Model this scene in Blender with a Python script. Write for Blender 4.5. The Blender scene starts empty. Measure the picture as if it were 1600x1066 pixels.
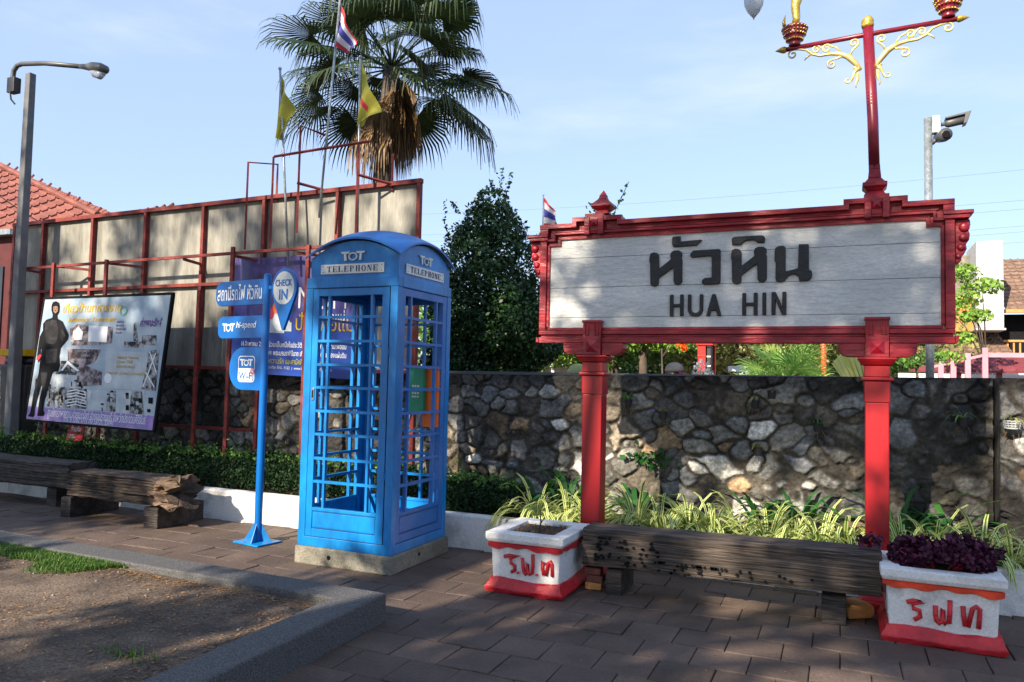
import bpy, bmesh, math, random
import numpy as np
from mathutils import Vector, Matrix
R = math.radians
random.seed(7)
sc = bpy.context.scene
col = sc.collection

# ------------------------------------------------------------------ camera, sky, sun, exposure
cd = bpy.data.cameras.new('camera'); cam = bpy.data.objects.new('camera', cd); col.objects.link(cam)
cd.sensor_width = 36; cd.lens = 1187.7 / 1600 * 36; cd.clip_start = .05; cd.clip_end = 2000
YAW, PITCH, ROLL = 0.40826, 0.0510488, 0.022502
cam.matrix_world = Matrix.Translation((0, 0, 1.5)) @ (Matrix.Rotation(YAW, 4, 'Z') @ Matrix.Rotation(math.pi/2+PITCH, 4, 'X') @ Matrix.Rotation(ROLL, 4, 'Z'))
sc.camera = cam
SUN = Vector((-.28, -1.0, .62)).normalized()          # towards the sun
elev = math.asin(SUN.z); azim = math.atan2(SUN.x, SUN.y)
w = bpy.data.worlds.new('World'); sc.world = w; w.use_nodes = True
nt = w.node_tree; nt.nodes.clear()
sky = nt.nodes.new('ShaderNodeTexSky'); sky.sky_type = 'NISHITA'; sky.sun_disc = False
sky.sun_elevation = elev; sky.sun_rotation = azim; sky.air_density = 1.0; sky.dust_density = .7; sky.ozone_density = 3.0
bg = nt.nodes.new('ShaderNodeBackground'); bg.inputs[1].default_value = .12
wo = nt.nodes.new('ShaderNodeOutputWorld')
tc = nt.nodes.new('ShaderNodeTexCoord'); mp = nt.nodes.new('ShaderNodeMapping'); mp.inputs[3].default_value = (1.2, 1.2, 5)
cn = nt.nodes.new('ShaderNodeTexNoise'); cn.inputs['Scale'].default_value = 1.6; cn.inputs['Detail'].default_value = 7; cn.inputs['Roughness'].default_value = .55
cr = nt.nodes.new('ShaderNodeValToRGB'); cr.color_ramp.elements[0].position = .5; cr.color_ramp.elements[1].position = .85
cr.color_ramp.elements[0].color = (.62, .62, .62, 1); cr.color_ramp.elements[1].color = (1, 1, 1, 1)
cm = nt.nodes.new('ShaderNodeMixRGB'); cm.inputs[2].default_value = (2.75, 3.3, 4.65, 1)
nt.links.new(tc.outputs['Generated'], mp.inputs[0]); nt.links.new(mp.outputs[0], cn.inputs['Vector']); nt.links.new(cn.outputs[0], cr.inputs[0])
cr2 = nt.nodes.new('ShaderNodeValToRGB'); cr2.color_ramp.elements[0].position = .53; cr2.color_ramp.elements[1].position = .78; cr2.color_ramp.elements[0].color = (2.45, 3.05, 4.4, 1); cr2.color_ramp.elements[1].color = (3.5, 3.9, 4.85, 1)
nt.links.new(cn.outputs[0], cr2.inputs[0]); nt.links.new(cr2.outputs[0], cm.inputs[2]); nt.links.new(cr.outputs[0], cm.inputs[0]); nt.links.new(sky.outputs[0], cm.inputs[1])
nt.links.new(cm.outputs[0], bg.inputs[0]); nt.links.new(bg.outputs[0], wo.inputs[0])
sl = bpy.data.lights.new('sun', 'SUN'); sl.energy = 5.0; sl.angle = R(.55); sl.color = (1, .86, .68)
so = bpy.data.objects.new('sun', sl); col.objects.link(so); so.rotation_euler = SUN.to_track_quat('Z', 'Y').to_euler(); so.location = (0, -20, 20)
vs = sc.view_settings; vs.view_transform = 'Standard'; vs.look = 'None'; vs.exposure = 1.15; vs.gamma = 1; vs.use_curve_mapping = False

# ------------------------------------------------------------------ materials
def N(nt, t, **k):
    n = nt.nodes.new(t)
    for a, b in k.items(): setattr(n, a, b)
    return n
def mat(name, c, rough=.5, var=.18, scale=6, bump=0, bscale=40, metal=0, c2=None, lo=.4, hi=.65, stretch=(1, 1, 1), spec=.5, fine=None):
    m = bpy.data.materials.new(name); m.use_nodes = True; t = m.node_tree; L = t.links
    p = t.nodes['Principled BSDF']; p.inputs['Roughness'].default_value = rough; p.inputs['Metallic'].default_value = metal
    p.inputs['Specular IOR Level'].default_value = spec
    co = N(t, 'ShaderNodeTexCoord'); mp = N(t, 'ShaderNodeMapping'); mp.inputs[3].default_value = stretch; L.new(co.outputs['Object'], mp.inputs[0])
    nz = N(t, 'ShaderNodeTexNoise'); nz.inputs['Scale'].default_value = scale; nz.inputs['Detail'].default_value = 8; nz.inputs['Roughness'].default_value = .6; L.new(mp.outputs[0], nz.inputs[0])
    r = N(t, 'ShaderNodeValToRGB'); e = r.color_ramp.elements; e[0].position = lo; e[1].position = hi
    if c2 is None:
        c2 = tuple(min(1, x*(1+var)) for x in c); c1 = tuple(x*(1-var) for x in c)
    else: c1 = c
    e[0].color = (*c1, 1); e[1].color = (*c2, 1); L.new(nz.outputs[0], r.inputs[0]); out = r.outputs[0]
    if fine:
        f = N(t, 'ShaderNodeTexNoise'); f.inputs['Scale'].default_value = fine[0]; f.inputs['Detail'].default_value = 3; L.new(mp.outputs[0], f.inputs[0])
        fr = N(t, 'ShaderNodeMapRange'); fr.inputs[1].default_value = .35; fr.inputs[2].default_value = .65; fr.inputs[3].default_value = 1-fine[1]; fr.inputs[4].default_value = 1+fine[1]; L.new(f.outputs[0], fr.inputs[0])
        mx = N(t, 'ShaderNodeMixRGB', blend_type='MULTIPLY'); mx.inputs[0].default_value = 1; L.new(out, mx.inputs[1]); L.new(fr.outputs[0], mx.inputs[2]); out = mx.outputs[0]
    L.new(out, p.inputs['Base Color'])
    if bump:
        b2 = N(t, 'ShaderNodeTexNoise'); b2.inputs['Scale'].default_value = bscale; b2.inputs['Detail'].default_value = 6; L.new(mp.outputs[0], b2.inputs[0])
        b = N(t, 'ShaderNodeBump'); b.inputs['Strength'].default_value = bump; b.inputs['Distance'].default_value = .01; L.new(b2.outputs[0], b.inputs['Height']); L.new(b.outputs[0], p.inputs['Normal'])
    return m
def leafmat(name, c1, c2, trans=.25, rough=.5, spec=.3):
    m = bpy.data.materials.new(name); m.use_nodes = True; t = m.node_tree; L = t.links
    p = t.nodes['Principled BSDF']; p.inputs['Roughness'].default_value = rough; p.inputs['Specular IOR Level'].default_value = spec
    g = N(t, 'ShaderNodeNewGeometry'); r = N(t, 'ShaderNodeValToRGB'); e = r.color_ramp.elements; e[0].color = (*c1, 1); e[1].color = (*c2, 1)
    L.new(g.outputs['Random Per Island'], r.inputs[0]); L.new(r.outputs[0], p.inputs['Base Color'])
    tr = N(t, 'ShaderNodeBsdfTranslucent'); L.new(r.outputs[0], tr.inputs[0]); mx = N(t, 'ShaderNodeMixShader'); mx.inputs[0].default_value = trans
    L.new(p.outputs[0], mx.inputs[1]); L.new(tr.outputs[0], mx.inputs[2]); L.new(mx.outputs[0], t.nodes['Material Output'].inputs[0])
    return m
def attrmat(name, rough=.8, stain=.5):
    m = mat(name, (.5, .5, .5), rough, bump=.9, bscale=55); t = m.node_tree; L = t.links; p = t.nodes['Principled BSDF']
    a = N(t, 'ShaderNodeAttribute', attribute_name='tint'); co = [n for n in t.nodes if n.type == 'TEX_COORD'][0]
    f = N(t, 'ShaderNodeTexNoise'); f.inputs['Scale'].default_value = 26; f.inputs['Detail'].default_value = 8; f.inputs['Roughness'].default_value = .7; L.new(co.outputs['Object'], f.inputs[0])
    fr = N(t, 'ShaderNodeMapRange'); fr.inputs[1].default_value = .3; fr.inputs[2].default_value = .7; fr.inputs[3].default_value = .35; fr.inputs[4].default_value = 1.5; L.new(f.outputs[0], fr.inputs[0])
    s = N(t, 'ShaderNodeTexNoise'); s.inputs['Scale'].default_value = 2.3; s.inputs['Detail'].default_value = 9; s.inputs['Roughness'].default_value = .65; L.new(co.outputs['Object'], s.inputs[0])
    srr = N(t, 'ShaderNodeMapRange'); srr.inputs[1].default_value = .42; srr.inputs[2].default_value = .58; srr.inputs[3].default_value = 1-stain; srr.inputs[4].default_value = 1.1; L.new(s.outputs[0], srr.inputs[0])
    m1 = N(t, 'ShaderNodeMixRGB', blend_type='MULTIPLY'); m1.inputs[0].default_value = 1; L.new(a.outputs[0], m1.inputs[1]); L.new(fr.outputs[0], m1.inputs[2])
    m2 = N(t, 'ShaderNodeMixRGB', blend_type='MULTIPLY'); m2.inputs[0].default_value = 1; L.new(m1.outputs[0], m2.inputs[1]); L.new(srr.outputs[0], m2.inputs[2])
    L.new(m2.outputs[0], p.inputs['Base Color']); return m
M = dict(
 blue=mat('blue_gloss_paint', (.0, .17, .48), .38, .2, 2.5, .12, 18, fine=(18, .12), stretch=(1, 1, .45)),
 blue_sign=mat('blue_sign_paint', (.0, .115, .42), .3, .08, 3),
 blue_faded=mat('chalky_faded_blue_paint', (.012, .13, .42), .5, .2, 1.1, .08, 18, c2=(.13, .22, .50), lo=.45, hi=.75, fine=(50, .08)),
 blue_in=mat('blue_inner_paint', (.006, .14, .46), .4, .12, 3),
 line=mat('dark_blue_gap', (.004, .03, .1), .7),
 red=mat('red_wood_paint', (.19, .002, .013), .42, .16, 3, .9, 22, stretch=(.25, 1, 1), c2=(.33, .005, .018), fine=(40, .3)),
 redpost=mat('red_post_paint', (.30, .003, .008), .38, .1, 2, .22, 20, stretch=(1, 1, .15)),
 redsteel=mat('rusty_red_steel', (.12, .012, .010), .7, .3, 9, c2=(.22, .026, .018), fine=(60, .25)),
 board=mat('cracked_white_planks', (.50, .525, .51), .6, .06, 3, .9, 26, c2=(.67, .68, .66), stretch=(.5, 1, 1.4), fine=(80, .08)),
 letter=mat('black_letter_wood', (.010, .012, .015), .5, .3, 12, .6, 60, fine=(90, .3)),
 white=mat('white_wall_paint', (.42, .41, .38), .75, .08, 4, .5, 14, c2=(.70, .70, .68), lo=.3, hi=.48, fine=(70, .10)),
 potred=mat('thick_red_paint', (.55, .02, .03), .42, .2, 7, .8, 30),
 potorange=mat('orange_red_paint', (.75, .06, .02), .42, .2, 7, .8, 30),
 wood=mat('weathered_sleeper', (.020, .015, .012), .8, .3, 3.2, 1.0, 16, c2=(.105, .080, .062), lo=.3, hi=.72, stretch=(.16, 3, 6), fine=(26, .8)),
 wooddark=mat('dark_sleeper', (.018, .015, .013), .85, .3, 3, 1.0, 18, c2=(.065, .05, .042), stretch=(.4, 3, 4), fine=(30, .6)),
 woodmid=mat('rotten_brown_sleeper', (.018, .013, .010), .85, .3, 4, 1.0, 18, c2=(.085, .058, .042), lo=.35, hi=.7, stretch=(.3, 3, 5), fine=(26, .75)),
 woodend=mat('rotten_end_grain', (.07, .045, .03), .85, .3, 6, 1.0, 22, c2=(.17, .11, .065), stretch=(.6, 2, 5), fine=(30, .5)),
 concrete=mat('old_concrete', (.13, .125, .10), .85, .25, 6, .7, 50, c2=(.25, .235, .19), fine=(110, .25)),
 panel=mat('grey_cement_board', (.13, .13, .11), .75, .1, 2.2, .2, 30, c2=(.27, .265, .23), lo=.34, hi=.6, stretch=(2.2, 1, .35), fine=(26, .12)),
 kerb=mat('speckled_granite', (.034, .034, .036), .8, .3, 130, .8, 160, c2=(.145, .143, .14), lo=.38, hi=.66, fine=(320, .3)),
 dirt=mat('dry_dirt', (.06, .042, .030), .95, .3, 3.5, 1.0, 60, c2=(.135, .098, .07), fine=(70, .4)),
 mud=mat('dark_joint_soil', (.05, .04, .03), .95, .3, 10),
 soil=mat('garden_soil', (.06, .042, .03), .95, .4, 15, 1.0, 40),
 steel=mat('galvanised_steel', (.33, .37, .38), .38, .2, 12, metal=.6, fine=(50, .2)),
 pole=mat('grey_concrete_pole', (.13, .135, .145), .8, .15, 4, .3, 60),
 dark=mat('black_plastic', (.018, .018, .02), .5),
 darkgrey=mat('dark_grey_metal', (.07, .075, .08), .45),
 chrome=mat('polished_steel', (.55, .55, .55), .25, metal=1),
 gold=mat('gold_paint', (.55, .38, .07), .32, .3, 40, .5, 60, metal=.55),
 goldlight=mat('pale_gold_paint', (.66, .53, .20), .35, .2, 30, metal=.35),
 maroon=mat('maroon_paint', (.16, .006, .02), .35, .2, 5),
 silver=mat('silver_sign_plate', (.55, .57, .56), .4, .08, 20, metal=.3),
 navy=mat('navy_ink', (.01, .03, .12), .5),
 ink=mat('black_ink', (.010, .010, .012), .8, spec=.1),
 inkgrey=mat('grey_ink', (.018, .018, .02), .8, .5, 8, c2=(.05, .05, .055), spec=.1),
 palewhite=mat('white_ink', (.72, .75, .78), .4, .03),
 palegrey=mat('pale_photo_print', (.36, .42, .46), .45, .1, 5, c2=(.52, .57, .60)),
 skyprint=mat('sky_blue_print', (.22, .31, .40), .3, .1, 2.5, c2=(.42, .48, .52)),
 violet=mat('violet_print', (.20, .13, .42), .4, .1, 5, c2=(.26, .17, .42)),
 yellowink=mat('yellow_ink', (.62, .38, .01), .6, spec=.2),
 purpleink=mat('purple_ink', (.10, .02, .2), .45),
 photo=mat('photo_collage_print', (.02, .02, .022), .6, .5, 14, c2=(.40, .40, .40), lo=.42, hi=.58, spec=.2),
 photo2=mat('pinkish_photo_print', (.07, .05, .055), .6, .5, 12, c2=(.42, .36, .38), lo=.42, hi=.62, spec=.2),
 orange=mat('orange_panel', (.85, .16, .01), .5, .12, 3),
 green=mat('green_plastic', (.01, .28, .14), .45, .15, 6),
 yellow=mat('yellow_cloth', (.42, .40, .05), .75, .08, 5),
 flagred=mat('flag_red_cloth', (.50, .03, .05), .75), flagwhite=mat('flag_white_cloth', (.62, .62, .64), .75), flagblue=mat('flag_blue_cloth', (.05, .05, .30), .75),
 rooftile=mat('red_roof_tiles', (.15, .045, .034), .75, .2, 2, c2=(.24, .08, .056), fine=(30, .15)),
 shingle=mat('brown_shingles', (.15, .095, .07), .85, .3, 5, .8, 20, c2=(.27, .18, .13), stretch=(1, 1, 3)),
 brickwhite=mat('white_painted_brick', (.36, .355, .34), .85, .1, 4, 1.0, 8, c2=(.50, .49, .47), stretch=(1, 1, 2.2)),
 orangewall=mat('ochre_render', (.48, .22, .06), .85, .15, 3), pink=mat('faded_pink_paint', (.52, .24, .30), .6, .1, 3), pinkred=mat('faded_red_roof', (.22, .05, .06), .6, .15, 5),
 brickorange=mat('orange_clay', (.55, .25, .075), .8, .12, 9, .6, 40), lamp_red=mat('bright_red_paint', (.62, .02, .015), .35), vermil=mat('vermilion_paint', (.80, .10, .02), .4),
 bark=mat('rough_bark', (.075, .055, .042), .9, .3, 8, 1.0, 25, stretch=(2, 2, .6)), palmbark=mat('palm_bark', (.085, .072, .06), .9, .3, 8, 1.0, 18, stretch=(1, 1, 5)),
 wire=mat('grey_wire', (.16, .18, .21), .6), cable=mat('black_cable', (.02, .02, .022), .6), canopy=mat('white_canopy', (.70, .72, .74), .4), windowdark=mat('dark_window', (.02, .022, .03), .15),
 skin=mat('tanned_skin', (.25, .13, .08), .5, .05), shirt=mat('pale_blue_shirt', (.35, .45, .52), .8, .06), trousers=mat('dark_trousers', (.03, .035, .05), .8), capgrey=mat('grey_cap_cloth', (.10, .10, .11), .85), capred=mat('crimson_cap_brim', (.30, .02, .06), .8), hair=mat('black_hair', (.012, .01, .01), .6),
 tile=mat('brown_clay_paver', (.058, .040, .031), .75, .25, 1.8, .6, 45, c2=(.125, .088, .068), lo=.35, hi=.7, fine=(60, .16)),
 stone=attrmat('rubble_stone', .85, .35), stone2=attrmat('dark_stone', .8, .75),
)
g = M['glass'] = mat('milky_lamp_glass', (.62, .68, .72), .15, .05); g.node_tree.nodes['Principled BSDF'].inputs['Transmission Weight'].default_value = .45
# pavers: each tile its own shade
def tint_by_island(m, amt=.3):
    t = m.node_tree; p = t.nodes['Principled BSDF']; l = p.inputs['Base Color'].links[0]; src = l.from_socket
    ge = N(t, 'ShaderNodeNewGeometry'); mr = N(t, 'ShaderNodeMapRange'); mr.inputs[3].default_value = 1-amt; mr.inputs[4].default_value = 1+amt
    mx = N(t, 'ShaderNodeMixRGB', blend_type='MULTIPLY'); mx.inputs[0].default_value = 1
    t.links.new(ge.outputs['Random Per Island'], mr.inputs[0]); t.links.new(src, mx.inputs[1]); t.links.new(mr.outputs[0], mx.inputs[2]); t.links.new(mx.outputs[0], p.inputs['Base Color'])
tint_by_island(M['tile'], .2); tint_by_island(M['shingle'], .2)
LF = dict(
 hedge=leafmat('hedge_leaf', (.007, .022, .009), (.024, .062, .017), .1, .6, .2), topiary=leafmat('glossy_ficus_leaf', (.010, .030, .010), (.035, .095, .022), .12, .35, .45),
 broad=leafmat('dark_strap_leaf', (.015, .07, .018), (.04, .15, .03), .25), palm=leafmat('palm_blade', (.008, .024, .011), (.042, .066, .02), .15),
 dead=leafmat('dead_palm_blade', (.07, .04, .018), (.26, .16, .07), .15), bright=leafmat('sunny_leaf', (.14, .30, .04), (.32, .48, .09), .35),
 mid=leafmat('mid_green_leaf', (.05, .13, .025), (.17, .32, .06), .3),
 orange=leafmat('orange_petal', (.75, .10, .01), (.9, .22, .02), .2), olive=leafmat('olive_leaf', (.16, .19, .05), (.36, .34, .12), .3),
 cream=leafmat('cream_leaf_margin', (.60, .66, .18), (.82, .84, .42), .3, .4), stripe=leafmat('green_leaf_stripe', (.07, .17, .03), (.14, .28, .05), .3, .4),
 purple=leafmat('purple_leaf', (.018, .003, .011), (.10, .014, .05), .12), grass=leafmat('turf_blade', (.04, .10, .02), (.12, .22, .04), .3),
 litter=leafmat('brown_litter', (.08, .042, .02), (.30, .18, .08), .1), shade=leafmat('street_tree_leaf', (.03, .08, .02), (.08, .17, .04), .2),
 fan=leafmat('sunlit_fan_blade', (.18, .36, .06), (.36, .55, .14), .4), yellowfan=leafmat('yellow_blade', (.66, .66, .16), (.80, .78, .30), .4), whitef=leafmat('white_blossom', (.6, .6, .55), (.75, .75, .7), .2), cactus=leafmat('cactus_pad', (.30, .34, .12), (.36, .40, .16), 0),
)

# ------------------------------------------------------------------ helpers
WM = {}
def tag(o, label=None, cat=None, group=None, kind=None):
    if label: o['label'] = label
    if cat: o['category'] = cat
    if group: o['group'] = group
    if kind: o['kind'] = kind
    return o
def thing(name, loc, label, cat, group=None, rz=0):
    o = bpy.data.objects.new(name, None); o.empty_display_size = .1; col.objects.link(o); o.location = loc; o.rotation_euler = (0, 0, rz)
    WM[o.name] = Matrix.Translation(loc) @ Matrix.Rotation(rz, 4, 'Z'); return tag(o, label, cat, group)
def finish(me, name, material, parent, loc, local, bevel, smooth):
    mats = material if isinstance(material, (list, tuple)) else [material]
    for m_ in mats: me.materials.append(m_)
    o = bpy.data.objects.new(name, me); col.objects.link(o)
    W0 = WM[parent.name] if parent else Matrix.Translation(loc or (0, 0, 0))
    if not local: me.transform(W0.inverted())
    if parent: o.parent = parent
    else: o.location = W0.translation
    WM[o.name] = W0
    if bevel:
        b = o.modifiers.new('bevel', 'BEVEL'); b.width = bevel; b.segments = 2; b.limit_method = 'ANGLE'; b.angle_limit = R(40)
    if smooth:
        for p in me.polygons: p.use_smooth = True
    me.update(); return o
class MB:
    def __init__(s): s.v = []; s.f = []; s.m = []; s.mi = 0
    def add(s, vs, fs):
        b = len(s.v); s.v += [tuple(v) for v in vs]; s.f += [tuple(i+b for i in f) for f in fs]; s.m += [s.mi]*len(fs); return s
    def box(s, x0, x1, y0, y1, z0, z1):
        return s.add([(x0,y0,z0),(x1,y0,z0),(x1,y1,z0),(x0,y1,z0),(x0,y0,z1),(x1,y0,z1),(x1,y1,z1),(x0,y1,z1)], [(0,3,2,1),(4,5,6,7),(0,1,5,4),(1,2,6,5),(2,3,7,6),(3,0,4,7)])
    def frustum(s, cx, cy, z0, a0, b0, z1, a1, b1):   # half sizes in x / y
        q = lambda a, b, z: [(cx-a,cy-b,z),(cx+a,cy-b,z),(cx+a,cy+b,z),(cx-a,cy+b,z)]
        return s.add(q(a0,b0,z0)+q(a1,b1,z1), [(0,3,2,1),(4,5,6,7),(0,1,5,4),(1,2,6,5),(2,3,7,6),(3,0,4,7)])
    def prism(s, pts, y0, y1, fn=None):       # outline in x,z pushed from y0 to y1
        a = sum(pts[i][0]*pts[(i+1)%len(pts)][1]-pts[(i+1)%len(pts)][0]*pts[i][1] for i in range(len(pts)))
        if a < 0: pts = pts[::-1]
        n = len(pts); fn = fn or (lambda u, v, d: (u, d, v))
        return s.add([fn(p[0], p[1], y0) for p in pts]+[fn(p[0], p[1], y1) for p in pts], [tuple(range(n)), tuple(range(2*n-1, n-1, -1))]+[(i, i+n, (i+1)%n+n, (i+1)%n) for i in range(n)])
    def strip(s, path, w0, w1, y0, y1):       # mitred moulding along a path in x,z
        n = len(path); L = []; Rr = []
        for i, p in enumerate(path):
            ds = []
            if i > 0: ds.append((Vector(p)-Vector(path[i-1])).normalized())
            if i < n-1: ds.append((Vector(path[i+1])-Vector(p)).normalized())
            ns = [Vector((-d.y, d.x)) for d in ds]; m = sum(ns, Vector((0, 0))); m = m/ max(.3, m.dot(ns[0])) if len(ns) > 1 else ns[0]
            L.append(Vector(p)+m*w0); Rr.append(Vector(p)+m*w1)
        for i in range(n-1):
            q = [L[i], L[i+1], Rr[i+1], Rr[i]]
            b = len(s.v); s.v += [(a.x, y0, a.y) for a in q]+[(a.x, y1, a.y) for a in q]
            fs = [(0,1,2,3), (7,6,5,4), (0,4,5,1), (2,6,7,3)]
            if i == 0: fs.append((0,3,7,4))
            if i == n-2: fs.append((1,5,6,2))
            s.f += [tuple(k+b for k in f) for f in fs]; s.m += [s.mi]*len(fs)
        return s
    def tube(s, pts, r, n=10, cap=True):
        pts = [Vector(p) for p in pts]; rs = r if isinstance(r, (list, tuple)) else [r]*len(pts); b = len(s.v); up = None
        for i, p in enumerate(pts):
            d = (pts[min(i+1, len(pts)-1)]-pts[max(i-1, 0)]).normalized()
            if up is None: up = Vector((0, 0, 1)) if abs(d.z) < .9 else Vector((1, 0, 0))
            a = d.cross(up).normalized(); c = a.cross(d).normalized(); up = c
            s.v += [tuple(p+(a*math.cos(2*math.pi*k/n)+c*math.sin(2*math.pi*k/n))*rs[i]) for k in range(n)]
        for i in range(len(pts)-1):
            for k in range(n): s.f.append((b+i*n+k, b+i*n+(k+1)%n, b+(i+1)*n+(k+1)%n, b+(i+1)*n+k)); s.m.append(s.mi)
        if cap: s.f.append(tuple(b+k for k in range(n))[::-1]); s.f.append(tuple(b+(len(pts)-1)*n+k for k in range(n))); s.m += [s.mi]*2
        return s
    def lathe(s, cx, cy, prof, n=20, sx=1, sy=1):
        b = len(s.v)
        for z, r in prof: s.v += [(cx+sx*r*math.cos(2*math.pi*k/n), cy+sy*r*math.sin(2*math.pi*k/n), z) for k in range(n)]
        for i in range(len(prof)-1):
            for k in range(n): s.f.append((b+i*n+k, b+i*n+(k+1)%n, b+(i+1)*n+(k+1)%n, b+(i+1)*n+k)); s.m.append(s.mi)
        s.f.append(tuple(b+k for k in range(n))[::-1]); s.f.append(tuple(b+(len(prof)-1)*n+k for k in range(n))); s.m += [s.mi]*2; return s
    def ball(s, c, r, n=10, sx=1, sy=1, sz=1):
        return s.lathe(c[0], c[1], [(c[2]+r*sz*math.sin(-math.pi/2+math.pi*(i+.02)/(8.04)), r*math.cos(-math.pi/2+math.pi*(i+.02)/(8.04))) for i in range(9)], n, sx, sy)
    def ring(s, cx, cz, rx, rz, tx, tz, y0, y1, n=28, a0=0, a1=360, fn=None):
        fn = fn or (lambda u, v, d: (u, d, v))
        P = [(math.cos(R(a0+(a1-a0)*i/n)), math.sin(R(a0+(a1-a0)*i/n))) for i in range(n+1)]
        for i in range(n):
            (c, q), (c2, q2) = P[i], P[i+1]
            s.prism([(cx+rx*c, cz+rz*q), (cx+rx*c2, cz+rz*q2), (cx+(rx-tx)*c2, cz+(rz-tz)*q2), (cx+(rx-tx)*c, cz+(rz-tz)*q)], y0, y1, fn)
        return s
    def disc(s, cx, cz, rx, rz, y0, y1, n=32, fn=None):
        return s.prism([(cx+rx*math.cos(2*math.pi*i/n), cz+rz*math.sin(2*math.pi*i/n)) for i in range(n)], y0, y1, fn)
    def text(s, body, x0, x1, z0, z1, y, depth=.002, fn=None, bold=0, shear=0, spacing=1, keep=False):
        c = bpy.data.curves.new('lettering', 'FONT'); c.body = body; c.extrude = .5; c.offset = bold; c.shear = shear; c.space_character = spacing
        o = bpy.data.objects.new('lettering', c); col.objects.link(o)
        me = bpy.data.meshes.new_from_object(o.evaluated_get(bpy.context.evaluated_depsgraph_get()))
        vs = [v.co.copy() for v in me.vertices]; fs = [tuple(p.vertices) for p in me.polygons]
        bpy.data.objects.remove(o); bpy.data.curves.remove(c); bpy.data.meshes.remove(me)
        if not vs: return s
        ax, bx = min(v.x for v in vs), max(v.x for v in vs); az, bz = min(v.y for v in vs), max(v.y for v in vs)
        k = (z1-z0)/(bz-az); kx = (x1-x0)/(bx-ax) if not keep else k
        fn = fn or (lambda u, v, d: (u, d, v))
        return s.add([fn(x0+(v.x-ax)*kx, z0+(v.y-az)*k, y-(v.z+.5)*depth) for v in vs], fs)
    def build(s, name, material, parent=None, loc=None, local=False, bevel=0, smooth=False):
        me = bpy.data.meshes.new(name); me.from_pydata(s.v, [], s.f)
        if max(s.m or [0]): me.polygons.foreach_set('material_index', s.m)
        bm = bmesh.new(); bm.from_mesh(me); bmesh.ops.recalc_face_normals(bm, faces=bm.faces); bm.to_mesh(me); bm.free()
        return finish(me, name, material, parent, loc, local, bevel, smooth)
def quads(name, V, material, parent=None, loc=None, local=False, mi=None):    # V: (n,4,3) array of loose leaf quads
    n = len(V); me = bpy.data.meshes.new(name); me.vertices.add(n*4); me.vertices.foreach_set('co', V.reshape(-1).astype(np.float32))
    me.loops.add(n*4); me.loops.foreach_set('vertex_index', np.arange(n*4, dtype=np.int32)); me.polygons.add(n)
    me.polygons.foreach_set('loop_start', np.arange(0, n*4, 4, dtype=np.int32))
    if mi is not None: me.polygons.foreach_set('material_index', mi.astype(np.int32))
    me.update(calc_edges=True); me.validate()
    return finish(me, name, material, parent, loc, local, 0, False)
def unit(a): return a/np.maximum(1e-9, np.linalg.norm(a, axis=-1, keepdims=True))
def leaves(P, size, rng, aspect=.5, out=None, flat=0.):
    n = len(P); a = unit(rng.normal(size=(n, 3))+ (0 if out is None else out*flat)); b = unit(np.cross(a, rng.normal(size=(n, 3))))
    s = (size*rng.uniform(.6, 1.3, (n, 1)))
    return np.stack([P-a*s*.5, P+b*s*.5*aspect, P+a*s*.5, P-b*s*.5*aspect], 1)
def copy_tree(o, loc=None, parent=None):
    c = o.copy(); col.objects.link(c); c.parent = parent
    if loc is not None: c.location = loc
    for ch in o.children: copy_tree(ch, None, c)
    return c
FX = lambda x: (lambda u, v, d: (x-d, u, v))       # plane facing +X : u = y ; d grows inwards
def serif(mb, word, x0, x1, z0, z1, y, d, fn=None):
    fn = fn or (lambda u, v, dd: (u, dd, v)); n = len(word); cw = (x1-x0)/n; h = z1-z0; w_ = cw*.72; T = w_*.26; t = h*.06
    for i, ch in enumerate(word):
        a = x0+i*cw+cw*.14; b = a+w_; P = lambda *q: mb.prism(list(q), y-d, y, fn); B = lambda p, q, r, s_: P((p, r), (q, r), (q, s_), (p, s_))
        if ch == 'T': B(a, b, z1-t, z1); B((a+b)/2-T/2, (a+b)/2+T/2, z0+t, z1-t); B((a+b)/2-T, (a+b)/2+T, z0, z0+t); B(a, a+t, z1-h*.25, z1-t); B(b-t, b, z1-h*.25, z1-t)
        elif ch in 'EL':
            B(a, a+T*1.5, z0, z0+t); B(a+T*.25, a+T*1.25, z0+t, z1-t); B(a, a+T*1.5, z1-t, z1); B(a+T*1.5, b, z0, z0+t); B(b-t, b, z0+t, z0+h*.25)
            if ch == 'E': B(a+T*1.5, b, z1-t, z1); B(b-t, b, z1-h*.25, z1-t); B(a+T*1.25, b-T*.6, z0+h*.47, z0+h*.54)
        elif ch == 'P': B(a, a+T*1.6, z0, z0+t); B(a+T*.25, a+T*1.25, z0+t, z1-t); B(a, a+T*1.5, z1-t, z1); mb.ring(a+T*1.25, z1-h*.27, w_*.62, h*.27, T*.8, t, y-d, y, 12, -90, 90, fn)
        elif ch == 'H':
            for q in (a, b-T*1.5): B(q, q+T*1.5, z0, z0+t); B(q+T*.25, q+T*1.25, z0+t, z1-t); B(q, q+T*1.5, z1-t, z1)
            B(a+T*1.25, b-T*1.25, z0+h*.47, z0+h*.54)
        elif ch == 'O': mb.ring((a+b)/2, (z0+z1)/2, w_*.52, h*.52, T*.95, t, y-d, y, 20, 0, 360, fn)
        elif ch == 'N': B(a+T*.3, a+T*.3+t, z0, z1-t); B(b-T*.3-t, b-T*.3, z0, z1); P((a+T*.3, z1), (a+T*1.4, z1), (b-T*.3, z0), (b-T*1.2, z0)); B(a-t, a+T*.9, z0, z0+t); B(b-T, b+t, z1-t, z1)
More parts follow.
